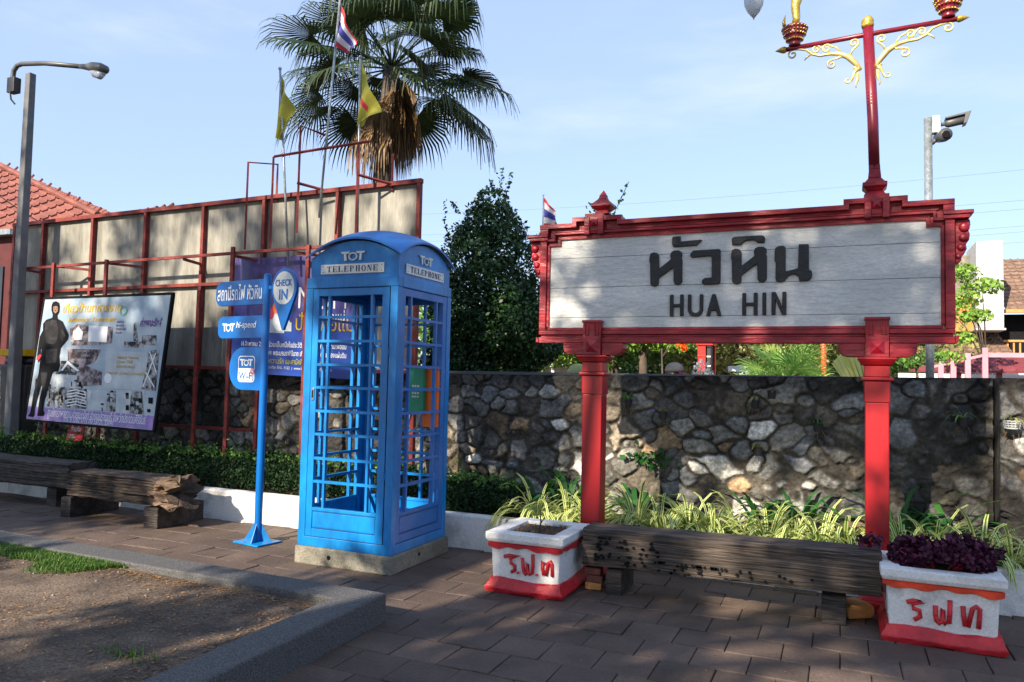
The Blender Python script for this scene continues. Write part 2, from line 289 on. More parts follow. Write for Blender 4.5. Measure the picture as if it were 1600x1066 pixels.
def winged_logo(mb, cx, cz, w_, h, y, d, fn=None):   # the operator's T O T mark: two winged Ts around an oval O
    for s in (-1, 1):
        X = lambda u: cx+s*u*w_
        mb.prism([(X(.5), cz+.5*h), (X(.13), cz+.5*h), (X(.15), cz+.26*h), (X(.44), cz+.26*h)], y-d, y, fn)
        mb.prism([(X(.37), cz+.26*h), (X(.27), cz+.26*h), (X(.25), cz-.5*h), (X(.34), cz-.5*h)], y-d, y, fn)
    mb.ring(cx, cz-.06*h, w_*.185, h*.46, w_*.055, h*.15, y-d-.001, y, 24, 0, 360, fn)

# ------------------------------------------------------------------ ground, pavers, kerb, bed
rng = np.random.default_rng(11)
mb = MB(); mb.box(-150, 150, -80, 260, -.3, -.035); tag(mb.build('ground', M['dirt']), kind='structure')
mb = MB(); prn = random.Random(3)
X0, X1, Y0, Y1 = -11.4, 3.0, -.9, 6.09
j = 0; y = Y0
while y < Y1:
    x = X0 + (.15 if j % 2 else 0)
    while x < X1:
        if not (x+.3 < -2.6 and y+.3 < 4.05):
            g_ = .0025; dz = prn.uniform(-.003, .003); tx = prn.uniform(-.0035, .0035); ty = prn.uniform(-.0035, .0035)
            a, b, c, d = x+g_, x+.3-g_, y+g_, min(y+.3, Y1)-g_
            if d > c+.02:
                q = .004; z = lambda u, v: dz+(1 if u else -1)*tx+(1 if v else -1)*ty
                vs = [(a,c,-.03),(b,c,-.03),(b,d,-.03),(a,d,-.03),(a,c,z(0,0)-q),(b,c,z(1,0)-q),(b,d,z(1,1)-q),(a,d,z(0,1)-q),(a+q,c+q,z(0,0)),(b-q,c+q,z(1,0)),(b-q,d-q,z(1,1)),(a+q,d-q,z(0,1))]
                mb.add(vs, [(8,9,10,11)]+[(4+i,4+(i+1)%4,8+(i+1)%4,8+i) for i in range(4)]+[(i,(i+1)%4,4+(i+1)%4,4+i) for i in range(4)])
        x += .3
    y += .3; j += 1
tag(mb.build('pavement', M['tile']), kind='structure')
# raised bed with granite kerb
K = [(-13.6, 4.33), (-2.565, 4.075), (-2.40, -2.2)]
mb = MB()
def kerb(mb, a, b, c, w0, z1):      # solid L-shaped kerb in plan, inner offset w0
    o = [a, b, c]; i_ = [(a[0], a[1]-w0), (b[0]-w0*1.02, b[1]-w0), (c[0]-w0, c[1])]
    P = [o[0], o[1], o[2], i_[2], i_[1], i_[0]]
    mb.add([(p[0], p[1], -.03) for p in P]+[(p[0], p[1], z1) for p in P], [(6,7,10,11),(7,8,9,10),(0,1,7,6),(1,2,8,7),(3,4,10,9),(4,5,11,10),(2,3,9,8),(5,0,6,11),(0,5,4,1),(1,4,3,2)])
kerb(mb, K[0], K[1], K[2], .235, .172)
tag(mb.build('kerb', M['kerb'], bevel=.012), kind='structure')
nx, ny = 300, 150; xs = np.linspace(-13.6, -2.68, nx); ys = np.linspace(-2.2, 4.05, ny); XX, YY = np.meshgrid(xs, ys)
def fbm(X, Y, s, seed, octv=5):
    r = np.random.default_rng(seed); Z = 0*X; a = 1
    for o in range(octv):
        for _ in range(3):
            th = r.uniform(0, 6.28); ph = r.uniform(0, 6.28); k = s*2**o*r.uniform(.7, 1.4); Z = Z+a*np.sin(k*(X*math.cos(th)+Y*math.sin(th))+ph+1.3*np.sin(k*.6*(Y*math.cos(th)-X*math.sin(th))+ph*2))
        a *= .52
    return Z/3
ZZ = .125+.010*fbm(XX, YY, 1.6, 4, 7); vs = np.stack([XX, YY, ZZ], -1).reshape(-1, 3)
idx = np.arange(nx*ny).reshape(ny, nx); fs = np.stack([idx[:-1,:-1], idx[:-1,1:], idx[1:,1:], idx[1:,:-1]], -1).reshape(-1, 4)
me = bpy.data.meshes.new('dirt'); me.from_pydata(vs.tolist(), [], fs.tolist()); tag(finish(me, 'dirt', M['dirt'], None, None, False, 0, True), kind='structure')
def bedz(x, y): return .125+.010*fbm(x, y, 1.6, 4, 7)
# leaf litter drifted along the kerb and in patches
n = 17000; u = rng.random(n); e = rng.exponential(.09, n)
px = np.where(u < .55, rng.uniform(-9, -2.75, n), -2.72-e); py = np.where(u < .55, 3.80-.0231*(px+2.8)-e, rng.uniform(.8, 3.8, n))
m_ = rng.random(n) < .45; cx_ = rng.uniform(-7, -2.9, 40); cy_ = rng.uniform(1.5, 3.6, 40); ci = rng.integers(0, 40, n)
px = np.where(m_, cx_[ci]+rng.normal(0, .28, n), px); py = np.where(m_, cy_[ci]+rng.normal(0, .12, n), py); ok = (px < -2.79) & (py < 3.83-.0231*(px+2.8)); px, py = px[ok], py[ok]
P = np.stack([px, py, bedz(px, py)+.006], -1); V = leaves(P, .030, rng, .35); V[:, :, 2] = P[:, None, 2]+(V[:, :, 2]-P[:, None, 2])*.25
tag(quads('leaf_litter', V, LF['litter']), 'dry brown leaf litter scattered over the dirt bed inside the kerb', 'leaf litter', kind='stuff')
# sparse litter blown over the pavers
n = 900; px = rng.uniform(-8, 2.4, n); py = np.where(rng.random(n) < .5, 6.07-rng.exponential(.12, n), rng.uniform(2.2, 6.0, n)); ok = ((px > -2.4) | (py > 4.4)) & ~((px > -4.1) & (px < -3.0) & (py > 4.9)); px, py = px[ok], py[ok]
P = np.stack([px, py, np.full(len(px), .010)], -1); V = leaves(P, .020, rng, .4); V[:, :, 2] = P[:, None, 2]+(V[:, :, 2]-P[:, None, 2])*.3
tag(quads('fallen_leaves', V, LF['litter']), 'small dry leaves and crumbs scattered over the brown paving', 'fallen leaves', kind='stuff')
# pebbles in the dirt
mb = MB()
for i in range(110):
    x, y = random.uniform(-7.5, -2.9), random.uniform(1.2, 3.8); r = random.uniform(.004, .012); mb.frustum(x, y, bedz(x, y)-.004, r, r*.8, float(bedz(x, y))+r*.8, r*.5, r*.5)
tag(mb.build('gravel', M['concrete'], bevel=.003), 'small pale pebbles strewn across the dirt bed', 'gravel', kind='stuff')
# turf strip
def blades(px, py, pz, h, wd, rng, lean=.6):
    n = len(px); th = rng.uniform(0, 6.28, n); ln = rng.uniform(0, lean, n)*h; H = h*rng.uniform(.5, 1.2, n)
    b = np.stack([px, py, pz], -1); s = np.stack([np.cos(th), np.sin(th), 0*th], -1)*wd; l = np.stack([-np.sin(th)*ln, np.cos(th)*ln, H], -1)
    return np.stack([b-s, b+s, b+l+s*.3, b+l-s*.3], 1)
n = 26000; px = rng.uniform(-8.4, -4.3, n); yk = 3.83-.0231*(px+2.8); py = yk-np.abs(rng.normal(0, .16, n)); k = .35*fbm(px, py, 4, 9) + .42 - (yk-py)*1.9 - 1.2*np.clip(px+5.0, 0, 1); ok = k > 0; px, py = px[ok], py[ok]
n2 = 70; px = np.append(px, rng.normal(-3.15, .10, n2)); py = np.append(py, rng.normal(2.72, .03, n2))
tag(quads('grass', blades(px, py, bedz(px, py), .035, .004, rng, 1.2), LF['grass']), 'low green turf creeping along the inner edge of the kerb', 'grass', kind='stuff')
# soil of the long planter and of the land beyond
mb = MB(); mb.box(-14, 4, 6.2, 7.1, -.03, .26); tag(mb.build('planting_soil', M['soil']), kind='structure')

# ------------------------------------------------------------------ low white planter wall
mb = MB(); x = -14.0; k = 0
for a, b in ((-14, -9.2), (-9.2, -4.86), (-4.86, -.9), (-.9, 4)): mb.box(a+.003, b-.003, 6.085, 6.2, -.03, .30)
tag(mb.build('planter_wall', M['white'], loc=(-5, 6.14, 0), bevel=.02), 'long low white rendered wall edging the planting strip behind the benches', 'planter wall')

# ------------------------------------------------------------------ rubble walls
def vnoise(X, Z, cell, seed):
    r = np.random.default_rng(seed); x0 = X.min(); z0 = Z.min(); gx = (X-x0)/cell; gz = (Z-z0)/cell; T = r.uniform(-1, 1, (int(gz.max())+3, int(gx.max())+3))
    i = gx.astype(int); j = gz.astype(int); fx = gx-i; fz = gz-j
    return (T[j, i]*(1-fx)+T[j, i+1]*fx)*(1-fz)+(T[j+1, i]*(1-fx)+T[j+1, i+1]*fx)*fz
def rubble(name, x0, x1, y, topz, step, seed, material, label, cat, cell=(.21, .155), deep=.042, pal=None, dark=.0, streak=0):
    r = np.random.default_rng(seed); zt = max(topz(x0), topz(x1)); nx = int((x1-x0)/step); nz = int(zt/step)
    X, Z = np.meshgrid(np.linspace(x0, x1, nx), np.linspace(0, 1, nz)); Z = Z*topz(X)
    cx, cz = [], []; j = 0; z = -.1
    while z < zt+.2:
        x = x0-.2
        while x < x1+.2: cx.append(x+r.uniform(-.5, .5)*cell[0]); cz.append(z+r.uniform(-.5, .5)*cell[1]); x += cell[0]*r.uniform(.6, 1.4)
        z += cell[1]
    cx, cz = np.array(cx), np.array(cz); K_ = len(cx); wt = r.uniform(.58, 1.55, K_); ang = r.uniform(-.5, .5, K_); el = r.uniform(1.0, 1.7, K_)
    F1 = np.full(X.shape, 9.); F2 = F1.copy(); I = np.zeros(X.shape, int)
    Xd = X+.020*fbm(X, Z, 13, seed+1, 7); Zd = Z+.020*fbm(X, Z, 13, seed+2, 7)
    for k in range(K_):
        i0 = np.searchsorted(X[0], cx[k]-.5); i1 = np.searchsorted(X[0], cx[k]+.5)
        if i1 <= i0: continue
        s = (slice(None), slice(i0, i1)); dx = Xd[s]-cx[k]; dz = Zd[s]-cz[k]; ca, sa = math.cos(ang[k]), math.sin(ang[k])
        d = np.hypot((dx*ca+dz*sa)/el[k], (dz*ca-dx*sa))*wt[k]*1.2; f1, f2 = F1[s], F2[s]; n1 = d < f1
        F2[s] = np.where(n1, f1, np.minimum(f2, d)); I[s] = np.where(n1, k, I[s]); F1[s] = np.where(n1, d, f1)
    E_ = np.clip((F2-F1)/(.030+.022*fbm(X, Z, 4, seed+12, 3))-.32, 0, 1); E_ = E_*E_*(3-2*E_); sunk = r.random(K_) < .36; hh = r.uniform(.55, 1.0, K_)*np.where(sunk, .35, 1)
    tiltx = r.uniform(-.16, .16, K_); tiltz = r.uniform(-.16, .16, K_)
    H = deep*E_*(hh[I]+tiltx[I]*(X-cx[I])*8+tiltz[I]*(Z-cz[I])*8)*(1-.12*np.clip(F1/.15, 0, 1)**2)+.010*np.abs(fbm(X, Z, 24, seed+3, 4))+.006*vnoise(X, Z, .021, seed+5)+.010*np.abs(vnoise(X+Z*.4, Z-X*.3, .055, seed+6))+.004*vnoise(X, Z, .0125, seed+16)
    pal = pal or [(.24,.24,.22),(.17,.175,.17),(.38,.38,.36),(.20,.17,.13),(.12,.12,.115),(.62,.60,.55),(.27,.19,.11),(.15,.16,.17),(.09,.088,.08),(.22,.215,.19)]
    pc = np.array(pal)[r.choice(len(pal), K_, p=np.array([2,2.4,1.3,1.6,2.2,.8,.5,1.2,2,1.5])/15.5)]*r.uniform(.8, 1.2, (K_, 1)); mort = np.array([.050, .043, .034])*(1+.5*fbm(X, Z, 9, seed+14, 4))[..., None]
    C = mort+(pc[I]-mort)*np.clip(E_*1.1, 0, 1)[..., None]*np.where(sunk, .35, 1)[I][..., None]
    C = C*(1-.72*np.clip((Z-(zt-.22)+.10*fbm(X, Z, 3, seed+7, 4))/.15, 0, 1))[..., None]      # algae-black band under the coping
    if streak: C = C*(1-streak*np.clip(fbm(X*3.2, Z*.25, 5, seed+8, 4)*.9+.35, 0, 1))[..., None]
    C = np.clip(C*1.3*(1-.66*np.clip(fbm(X, Z*.8, 2.0, seed+9, 6)*1.5-.05, 0, 1))[..., None]*(1+.30*fbm(X, Z, 18, seed+15, 5)+.22*vnoise(X, Z, .024, seed+17)+.22*vnoise(X, Z, .011, seed+18))[..., None]*(1-dark), .006, 1)
    vs = np.stack([X, y-H, Z], -1).reshape(-1, 3); idx = np.arange(nx*nz).reshape(nz, nx); fs = np.stack([idx[:-1,:-1], idx[:-1,1:], idx[1:,1:], idx[1:,:-1]], -1).reshape(-1, 4)
    me = bpy.data.meshes.new(name); base = len(vs); T = topz
    vs = vs.tolist()+[(x0, y+.32, 0), (x1, y+.32, 0), (x1, y+.32, float(T(x1))), (x0, y+.32, float(T(x0)))]
    top = idx[-1].tolist(); fs = fs.tolist()+[top[::-1]+[base+3, base+2][::1]]+[idx[:, 0].tolist()[::-1]+[base, base+3]]+[idx[:, -1].tolist()+[base+2, base+1]]+[[base, base+1, base+2, base+3]]
    me.from_pydata(vs, [], fs); a = me.color_attributes.new('tint', 'FLOAT_COLOR', 'POINT'); cc = np.ones((len(vs), 4), np.float32); cc[:base, :3] = C.reshape(-1, 3); cc[base:, :3] = .05; a.data.foreach_set('color', cc.reshape(-1))
    o = finish(me, name, material, None, ((x0+x1)/2, y+.15, 0), False, 0, False); tag(o, label, cat)
    for p in me.polygons[:len(me.polygons)-4]: p.use_smooth = True
    return o
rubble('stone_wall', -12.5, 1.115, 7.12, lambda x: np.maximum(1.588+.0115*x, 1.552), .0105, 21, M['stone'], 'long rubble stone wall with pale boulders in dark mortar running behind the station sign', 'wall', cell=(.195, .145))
rubble('stone_wall', 1.135, 4.2, 6.95, lambda x: 1.600+0*x, .012, 35, M['stone2'], 'dark stretch of stone wall stepping forward at the right edge of the photo', 'wall', cell=(.17, .2), dark=.35, streak=.6)  # tint darkened overall, with vertical streaks

# ------------------------------------------------------------------ station name sign
sg = thing('station_sign', (-.79, 5.85, 0), 'big red framed white station name sign on two red posts reading HUA HIN', 'station sign')
A = M['red']
for px_, w_ in ((-1.80, .085), (.232, .08)):
    p = MB(); p.box(px_-w_+.006, px_+w_-.006, 5.775, 5.925, .13, 1.40); p.box(px_-w_, px_+w_, 5.768, 5.932, 1.40, 1.55)
    p.box(px_-w_-.02, px_+w_+.02, 5.75, 5.95, 1.551, 1.574); p.box(px_-w_, px_+w_, 5.77, 5.93, 1.575, 1.655)
    p.frustum(px_, 5.85, 1.656, w_+.012, .092, 1.69, w_+.035, .115); p.box(px_-w_-.04, px_+w_+.04, 5.73, 5.97, 1.691, 1.709)
    p.build('post', M['redpost'], sg, bevel=.006)
    p = MB(); p.box(px_-w_-.035, px_+w_+.035, 5.70, 5.99, 0, .07); p.frustum(px_, 5.85, .07, w_+.03, .125, .13, w_, .085); p.build('post_base', M['potred'], sg, bevel=.01)
    p = MB(); x = px_; p.box(x-.073, x+.073, 5.742, 5.80, 1.71, 1.985); p.box(x-.08, x+.08, 5.73, 5.80, 1.965, 1.985)
    for q in (-.04, .04): p.box(x+q-.018, x+q-.011, 5.733, 5.745, 1.865, 1.95); p.box(x+q+.011, x+q+.018, 5.733, 5.745, 1.865, 1.95); p.box(x+q-.011, x+q+.011, 5.733, 5.745, 1.865, 1.872)
    p.build('clasp', A, sg, bevel=.003)
    p = MB(); p.add([(x-.045, 5.741, 1.735), (x+.045, 5.741, 1.735), (x+.045, 5.741, 1.825), (x-.045, 5.741, 1.825), (x, 5.712, 1.78)], [(0,1,4),(1,2,4),(2,3,4),(3,0,4),(3,2,1,0)]); p.build('boss', A, sg)
    for s in (-1, 1):
        p = MB(); a0 = .075; a1 = .245
        p.prism([(x+s*a0, 1.805), (x+s*a1, 1.805), (x+s*a1, 1.765), (x+s*(a1-.012), 1.738), (x+s*(a1-.03), 1.722), (x+s*(a1-.055), 1.713), (x+s*a0, 1.712)], 5.765, 5.90); p.build('bracket', A, sg, bevel=.004)
    # top block, urn shaped cap
    p = MB(); p.box(x-.078, x-.035, 5.742, 5.80, 2.674, 2.815); p.box(x+.035, x+.078, 5.742, 5.80, 2.674, 2.815); p.box(x-.078, x+.078, 5.752, 5.93, 2.80, 2.84); p.box(x-.034, x+.034, 5.757, 5.80, 2.70, 2.80)
    p.add([(x-.034, 5.756, 2.735), (x+.034, 5.756, 2.735), (x+.034, 5.756, 2.80), (x-.034, 5.756, 2.80), (x, 5.73, 2.767)], [(0,1,4),(1,2,4),(2,3,4),(3,0,4),(3,2,1,0)])
    p.build('crest_block', A, sg, bevel=.003)
x = -1.75; p = MB(); p.frustum(x, 5.84, 2.842, .06, .06, 2.872, .045, .045); p.frustum(x, 5.84, 2.873, .052, .052, 2.90, .078, .078); p.frustum(x, 5.84, 2.901, .082, .082, 2.925, .082, .082); p.frustum(x, 5.84, 2.926, .072, .072, 2.965, .036, .036); p.frustum(x, 5.84, 2.966, .036, .036, 2.99, .026, .026); p.frustum(x, 5.84, 2.991, .03, .03, 3.04, .002, .002)
p.build('finial', A, sg, bevel=.003)
# board of planks with gaps
zb = [1.925, 2.012, 2.253, 2.494, 2.67]; p = MB()
for a, b in zip(zb[:-1], zb[1:]): p.box(-2.19, .632, 5.803, 5.84, a+.0015, b-.0015)
p.build('board', M['board'], sg, bevel=.002)
# frame
p = MB(); p.box(-2.262, .70, 5.775, 5.90, 1.808, 1.852); p.box(-2.25, .692, 5.79, 5.89, 1.853, 1.872); p.box(-2.262, .70, 5.772, 5.90, 1.873, 1.905); p.box(-2.19, .632, 5.785, 5.80, 1.906, 1.93)
p.prism([(-2.262, 1.83), (-2.262, 1.808), (-2.285, 1.812), (-2.285, 1.855)], 5.77, 5.90); p.prism([(.70, 1.808), (.70, 1.86), (.725, 1.86), (.715, 1.81)], 5.77, 5.90); p.build('bottom_rail', A, sg, bevel=.004)
for s in (0, 1):
    X_ = (lambda v: v) if s == 0 else (lambda v: -1.56-v)
    a, b = sorted((X_(-2.262), X_(-2.205))); p = MB(); p.box(a, b, 5.772, 5.90, 1.906, 2.64); a, b = sorted((X_(-2.204), X_(-2.180))); p.box(a, b, 5.788, 5.88, 1.931, 2.607)
    p.build('side_rail', A, sg, bevel=.004)
    p = MB(); X2 = X_
    prof = [(-2.263, 2.64), (-2.352, 2.64), (-2.356, 2.60), (-2.343, 2.565), (-2.352, 2.54), (-2.348, 2.50), (-2.328, 2.47), (-2.334, 2.44), (-2.318, 2.405), (-2.30, 2.39), (-2.302, 2.365), (-2.285, 2.34), (-2.263, 2.345)]
    p.prism([(X2(a), b) for a, b in prof], 5.80, 5.89); p.build('scroll_corbel', A, sg, bevel=.008)
    q = MB()
    for (a, b, r) in ((-2.318, 2.585, .034), (-2.315, 2.515, .030), (-2.300, 2.45, .026), (-2.285, 2.39, .020)): q.ball((X2(a), 5.80, b), r, 12, 1.0, .7, 1.0)
    q.build('scroll_bead', A, sg, smooth=True)
p = MB()   # top rail: stepped outline, three proud layers
out = [(-2.262, 2.655), (-2.262, 2.772), (-1.975, 2.772), (-1.975, 2.817), (-1.585, 2.817), (-1.585, 2.776), (.029, 2.776), (.029, 2.817), (.414, 2.817), (.414, 2.774), (.70, 2.774), (.70, 2.655)]
p.prism(out+[(.632, 2.607), (.56, 2.607), (.56, 2.655), (-2.12, 2.655), (-2.12, 2.607), (-2.19, 2.607)], 5.80, 5.90)
p.strip([(-2.19, 2.607), (-2.10, 2.607), (-2.10, 2.657), (.545, 2.657), (.545, 2.607), (.632, 2.607)], -.012, .012, 5.786, 5.799)
p.strip([(-2.25, 2.64), (-2.135, 2.64), (-2.135, 2.690), (.58, 2.690), (.58, 2.64), (.69, 2.64)], -.006, .013, 5.765, 5.799)
p.strip([(-2.262, 2.75), (-1.962, 2.75), (-1.962, 2.795), (-1.598, 2.795), (-1.598, 2.755), (.042, 2.755), (.042, 2.795), (.40, 2.795), (.40, 2.752), (.70, 2.752)], -.014, .022, 5.75, 5.799)
p.strip([(-2.17, 2.715), (.61, 2.715)], -.006, .006, 5.785, 5.799)
p.build('top_rail', A, sg, bevel=.003)
for s, (a, b) in enumerate(((-2.376, -2.19), (.632, .809))):
    p = MB(); p.box(a, b, 5.745, 5.91, 2.668, 2.694); p.box(*( (a+.02, b) if s == 0 else (a, b-.02)), 5.755, 5.91, 2.641, 2.667)
    if s == 0: p.box(-2.262, -2.19, 5.757, 5.80, 2.695, 2.772)
    else: p.box(.632, .70, 5.757, 5.80, 2.695, 2.774)
    p.build('cornice', A, sg, bevel=.004)
# letters
def letter(pts, name='letter'): 
    q = MB(); q.prism(pts, 5.782, 5.803); return q.build(name, M['letter'], sg, bevel=.006)
letter([(-1.359,2.479),(-1.352,2.502),(-1.325,2.511),(-1.297,2.502),(-1.284,2.482),(-1.283,2.381),(-1.193,2.451),(-1.198,2.480),(-1.190,2.505),(-1.168,2.518),(-1.130,2.516),(-1.108,2.497),(-1.106,2.472),(-1.113,2.463),(-1.105,2.445),(-1.105,2.275),(-1.118,2.256),(-1.137,2.250),(-1.157,2.256),(-1.170,2.275),(-1.173,2.383),(-1.283,2.307),(-1.285,2.262),(-1.297,2.247),(-1.318,2.243),(-1.340,2.250),(-1.350,2.266),(-1.354,2.426),(-1.360,2.440)])
letter([(-1.185,2.612),(-1.176,2.624),(-1.120,2.624),(-1.120,2.584),(-.965,2.591),(-.958,2.585),(-1.000,2.546),(-1.165,2.542),(-1.180,2.550),(-1.185,2.566)])
letter([(-1.047,2.486),(-1.024,2.511),(-.830,2.513),(-.822,2.503),(-.821,2.261),(-.836,2.247),(-.945,2.246),(-.958,2.262),(-.955,2.285),(-.938,2.298),(-.886,2.302),(-.887,2.452),(-.895,2.462),(-1.033,2.454),(-1.045,2.465)])
dx = .613
letter([(-1.359+dx,2.479),(-1.352+dx,2.502),(-1.325+dx,2.511),(-1.297+dx,2.502),(-1.284+dx,2.482),(-1.283+dx,2.381),(-1.193+dx,2.449),(-1.198+dx,2.480),(-1.190+dx,2.505),(-1.168+dx,2.516),(-1.130+dx,2.515),(-1.108+dx,2.497),(-1.106+dx,2.472),(-1.113+dx,2.463),(-1.105+dx,2.445),(-1.105+dx,2.275),(-1.118+dx,2.256),(-1.137+dx,2.250),(-1.157+dx,2.256),(-1.170+dx,2.275),(-1.173+dx,2.389),(-1.283+dx,2.307),(-1.285+dx,2.262),(-1.297+dx,2.247),(-1.318+dx,2.243),(-1.340+dx,2.250),(-1.350+dx,2.266),(-1.354+dx,2.426),(-1.360+dx,2.440)])
letter([(-.743,2.579),(-.735,2.595),(-.718,2.600),(-.530,2.600),(-.512,2.592),(-.504,2.572),(-.508,2.542),(-.556,2.544),(-.570,2.558),(-.590,2.566),(-.638,2.564),(-.658,2.555),(-.676,2.535),(-.739,2.538)])
letter([(-.439,2.478),(-.433,2.502),(-.412,2.514),(-.381,2.516),(-.366,2.505),(-.363,2.490),(-.364,2.326),(-.279,2.348),(-.275,2.520),(-.207,2.519),(-.206,2.335),(-.187,2.325),(-.184,2.300),(-.188,2.271),(-.211,2.253),(-.270,2.249),(-.274,2.284),(-.295,2.300),(-.318,2.303),(-.343,2.291),(-.366,2.262),(-.385,2.251),(-.408,2.249),(-.428,2.262),(-.433,2.278),(-.431,2.395),(-.440,2.405)])
def bar(*P): 
    for p_ in P: letter(p_)
def HH(a, b, z0=2.010, z1=2.178, t=.028): letter([(a,z0),(a+t,z0),(a+t,z0+.07),(b-t,z0+.07),(b-t,z0),(b,z0),(b,z1),(b-t,z1),(b-t,z0+.096),(a+t,z0+.096),(a+t,z1),(a,z1)])
HH(-1.197, -1.092)
letter([(-1.061,2.176),(-1.061,2.055),(-1.052,2.03),(-1.03,2.012),(-1.003,2.007),(-.976,2.012),(-.955,2.03),(-.946,2.055),(-.946,2.176),(-.973,2.176),(-.973,2.06),(-.982,2.043),(-1.003,2.035),(-1.024,2.043),(-1.034,2.06),(-1.034,2.176)])
letter([(-.925,2.009),(-.896,2.009),(-.885,2.048),(-.849,2.048),(-.841,2.009),(-.811,2.009),(-.853,2.168),(-.868,2.180),(-.883,2.168)])
HH(-.664, -.555)
letter([(-.522,2.011),(-.495,2.011),(-.495,2.178),(-.522,2.178)])
letter([(-.459,2.011),(-.431,2.011),(-.431,2.118),(-.386,2.011),(-.357,2.011),(-.357,2.180),(-.385,2.180),(-.385,2.075),(-.430,2.180),(-.459,2.180)])

# ------------------------------------------------------------------ twin armed swan lamp on top of the sign
lp = thing('ornate_lamp', (.215, 5.84, 2.84), 'maroon lamp post with gold scrollwork arms rising from the right end of the station sign', 'lamp post')
x = .22; p = MB(); p.frustum(x, 5.84, 2.841, .07, .07, 2.872, .05, .05); p.frustum(x, 5.84, 2.873, .052, .052, 2.90, .074, .074); p.frustum(x, 5.84, 2.901, .078, .078, 2.93, .078, .078); p.frustum(x, 5.84, 2.931, .066, .066, 2.965, .04, .04); p.frustum(x, 5.84, 2.966, .042, .042, 3.03, .036, .036); p.frustum(x, 5.84, 3.031, .036, .036, 3.06, .0345, .0345)
p.build('pedestal', A, lp, bevel=.003)
p = MB(); p.tube([(x, 5.84, 3.0), (x-.01, 5.84, 3.4), (x-.04, 5.84, 4.06)], .036, 16); p.build('pole', M['maroon'], lp, smooth=True)
xc = .178; p = MB(); p.lathe(xc, 5.84, [(4.06, .038), (4.075, .043), (4.085, .043), (4.09, .036), (4.10, .042), (4.125, .036), (4.14, .022), (4.147, .004)], 18); p.build('cap', M['gold'], lp, smooth=True)
p = MB(); p.tube([(-.375, 5.84, 3.985), (xc, 5.84, 4.012), (.735, 5.84, 4.03)], .0175, 12); p.build('cross_arm', M['maroon'], lp, smooth=True)
for s, xe, ze in ((-1, -.37, 3.985), (1, .73, 4.03)):
    p = MB(); p.tube([(xe, 5.84, ze), (xe+s*.012, 5.84, ze), (xe+s*.03, 5.84, ze), (xe+s*.075, 5.84, ze)], [.02, .026, .022, .002], 12); p.build('arrow_tip', M['gold'], lp, smooth=True)
    def spiral(cx, cz, r0, turns, a0, dirn, n=22, r1=.01): return [(cx+(r0+(r1-r0)*i/n)*math.cos(a0+dirn*turns*6.283*i/n), 5.84, cz+(r0+(r1-r0)*i/n)*math.sin(a0+dirn*turns*6.283*i/n)) for i in range(n+1)]
    B_ = lambda u, v: (xc+s*(.045+u), 5.84, 3.72+v+s*.012*u/.3)
    p = MB(); V_ = lambda L: [B_(*q) for q in L]
    def curl(c, r, a0, d, turns=1.15): return [(c[0]+(r+(.008-r)*i/20)*math.cos(a0+d*turns*6.283*i/20), c[1]+(r+(.008-r)*i/20)*math.sin(a0+d*turns*6.283*i/20)) for i in range(21)]
    p.tube(V_([(0, .04), (.03, .09), (.08, .15), (.14, .185), (.20, .195), (.27, .195), (.32, .215), (.36, .255), (.41, .27), (.46, .275)]), [.011, .019, .022, .016, .012, .010, .010, .009, .008, .006], 8)
    p.tube(V_([(.10, .165), (.15, .155), (.19, .15)]+curl((.19, .115), .035, 1.57, -1)), .0075, 6)
    p.tube(V_([(.08, .14), (.05, .20), (.02, .225)]+curl((.045, .245), .032, 3.6, -1)), .0075, 6)
    p.tube(V_([(.12, .18), (.16, .235), (.20, .255)]+curl((.225, .24), .032, 1.9, -1)), .007, 6)
    p.tube(V_([(.20, .20), (.26, .25)]+curl((.295, .245), .03, 2.4, -1)), .007, 6)
    p.tube(V_([(.46, .275)]+curl((.455, .24), .034, 1.4, -1)), .007, 6)
    p.tube(V_([(.33, .22), (.36, .20), (.375, .18)]), [.008, .007, .003], 6)
    p.tube(V_([(.01, .06), (.04, .03), (.05, 0), (.06, -.03)]+curl((.085, -.02), .022, 3.4, 1, .8)), [.014, .012, .009]+[.006]*22, 6)
    p.tube(V_([(.02, .02), (.02, -.03), (.035, -.06), (.03, -.085)]), [.012, .010, .007, .003], 6)
    p.tube(V_(curl((.02, .055), .024, 0, 1, 1.6)), .006, 6); p.build('scroll_bracket', M['goldlight'], lp, smooth=True)
    xb = -.31 if s < 0 else .68; zb0 = ze+.016; p = MB(); prof = [(0, .040), (.012, .043), (.022, .037), (.034, .046), (.05, .060), (.056, .056), (.07, .068), (.09, .079), (.096, .075), (.115, .085), (.135, .092), (.142, .084)]
    p.lathe(xb, 5.84, [(zb0+a, r) for a, r in prof], 22); p.build('bowl', M['maroon'], lp, smooth=True)
    p = MB()
    for (zz, rr) in ((.045, .057), (.08, .075), (.105, .081), (.128, .090)):
        for k in range(20): a = k/20*6.283; p.ball((xb+rr*math.cos(a), 5.84+rr*math.sin(a), zb0+zz), .0075, 6, 1, 1, .8)
    p.build('bowl_beading', M['gold'], lp)
    p = MB(); p.lathe(xb, 5.84, [(zb0+.142, .06), (zb0+.155, .045), (zb0+.165, .02)], 16)
    h = zb0+.15; p.tube([(xb, 5.84, h), (xb+s*-.012, 5.84, h+.06), (xb-s*.004, 5.84, h+.15), (xb-s*.02, 5.84, h+.24), (xb-s*.06, 5.84, h+.33), (xb-s*.05, 5.84, h+.42), (xb+s*.04, 5.84, h+.50), (xb+s*.15, 5.84, h+.50), (xb+s*.24, 5.84, h+.44)], [.026, .027, .032, .045, .05, .034, .024, .026, .008], 12)
    p.tube([(xb+s*.07, 5.81, h), (xb+s*.075, 5.81, h+.03), (xb+s*.062, 5.81, h+.085)], [.014, .012, .002], 8)
    p.build('swan_figure', M['gold'], lp, smooth=True)
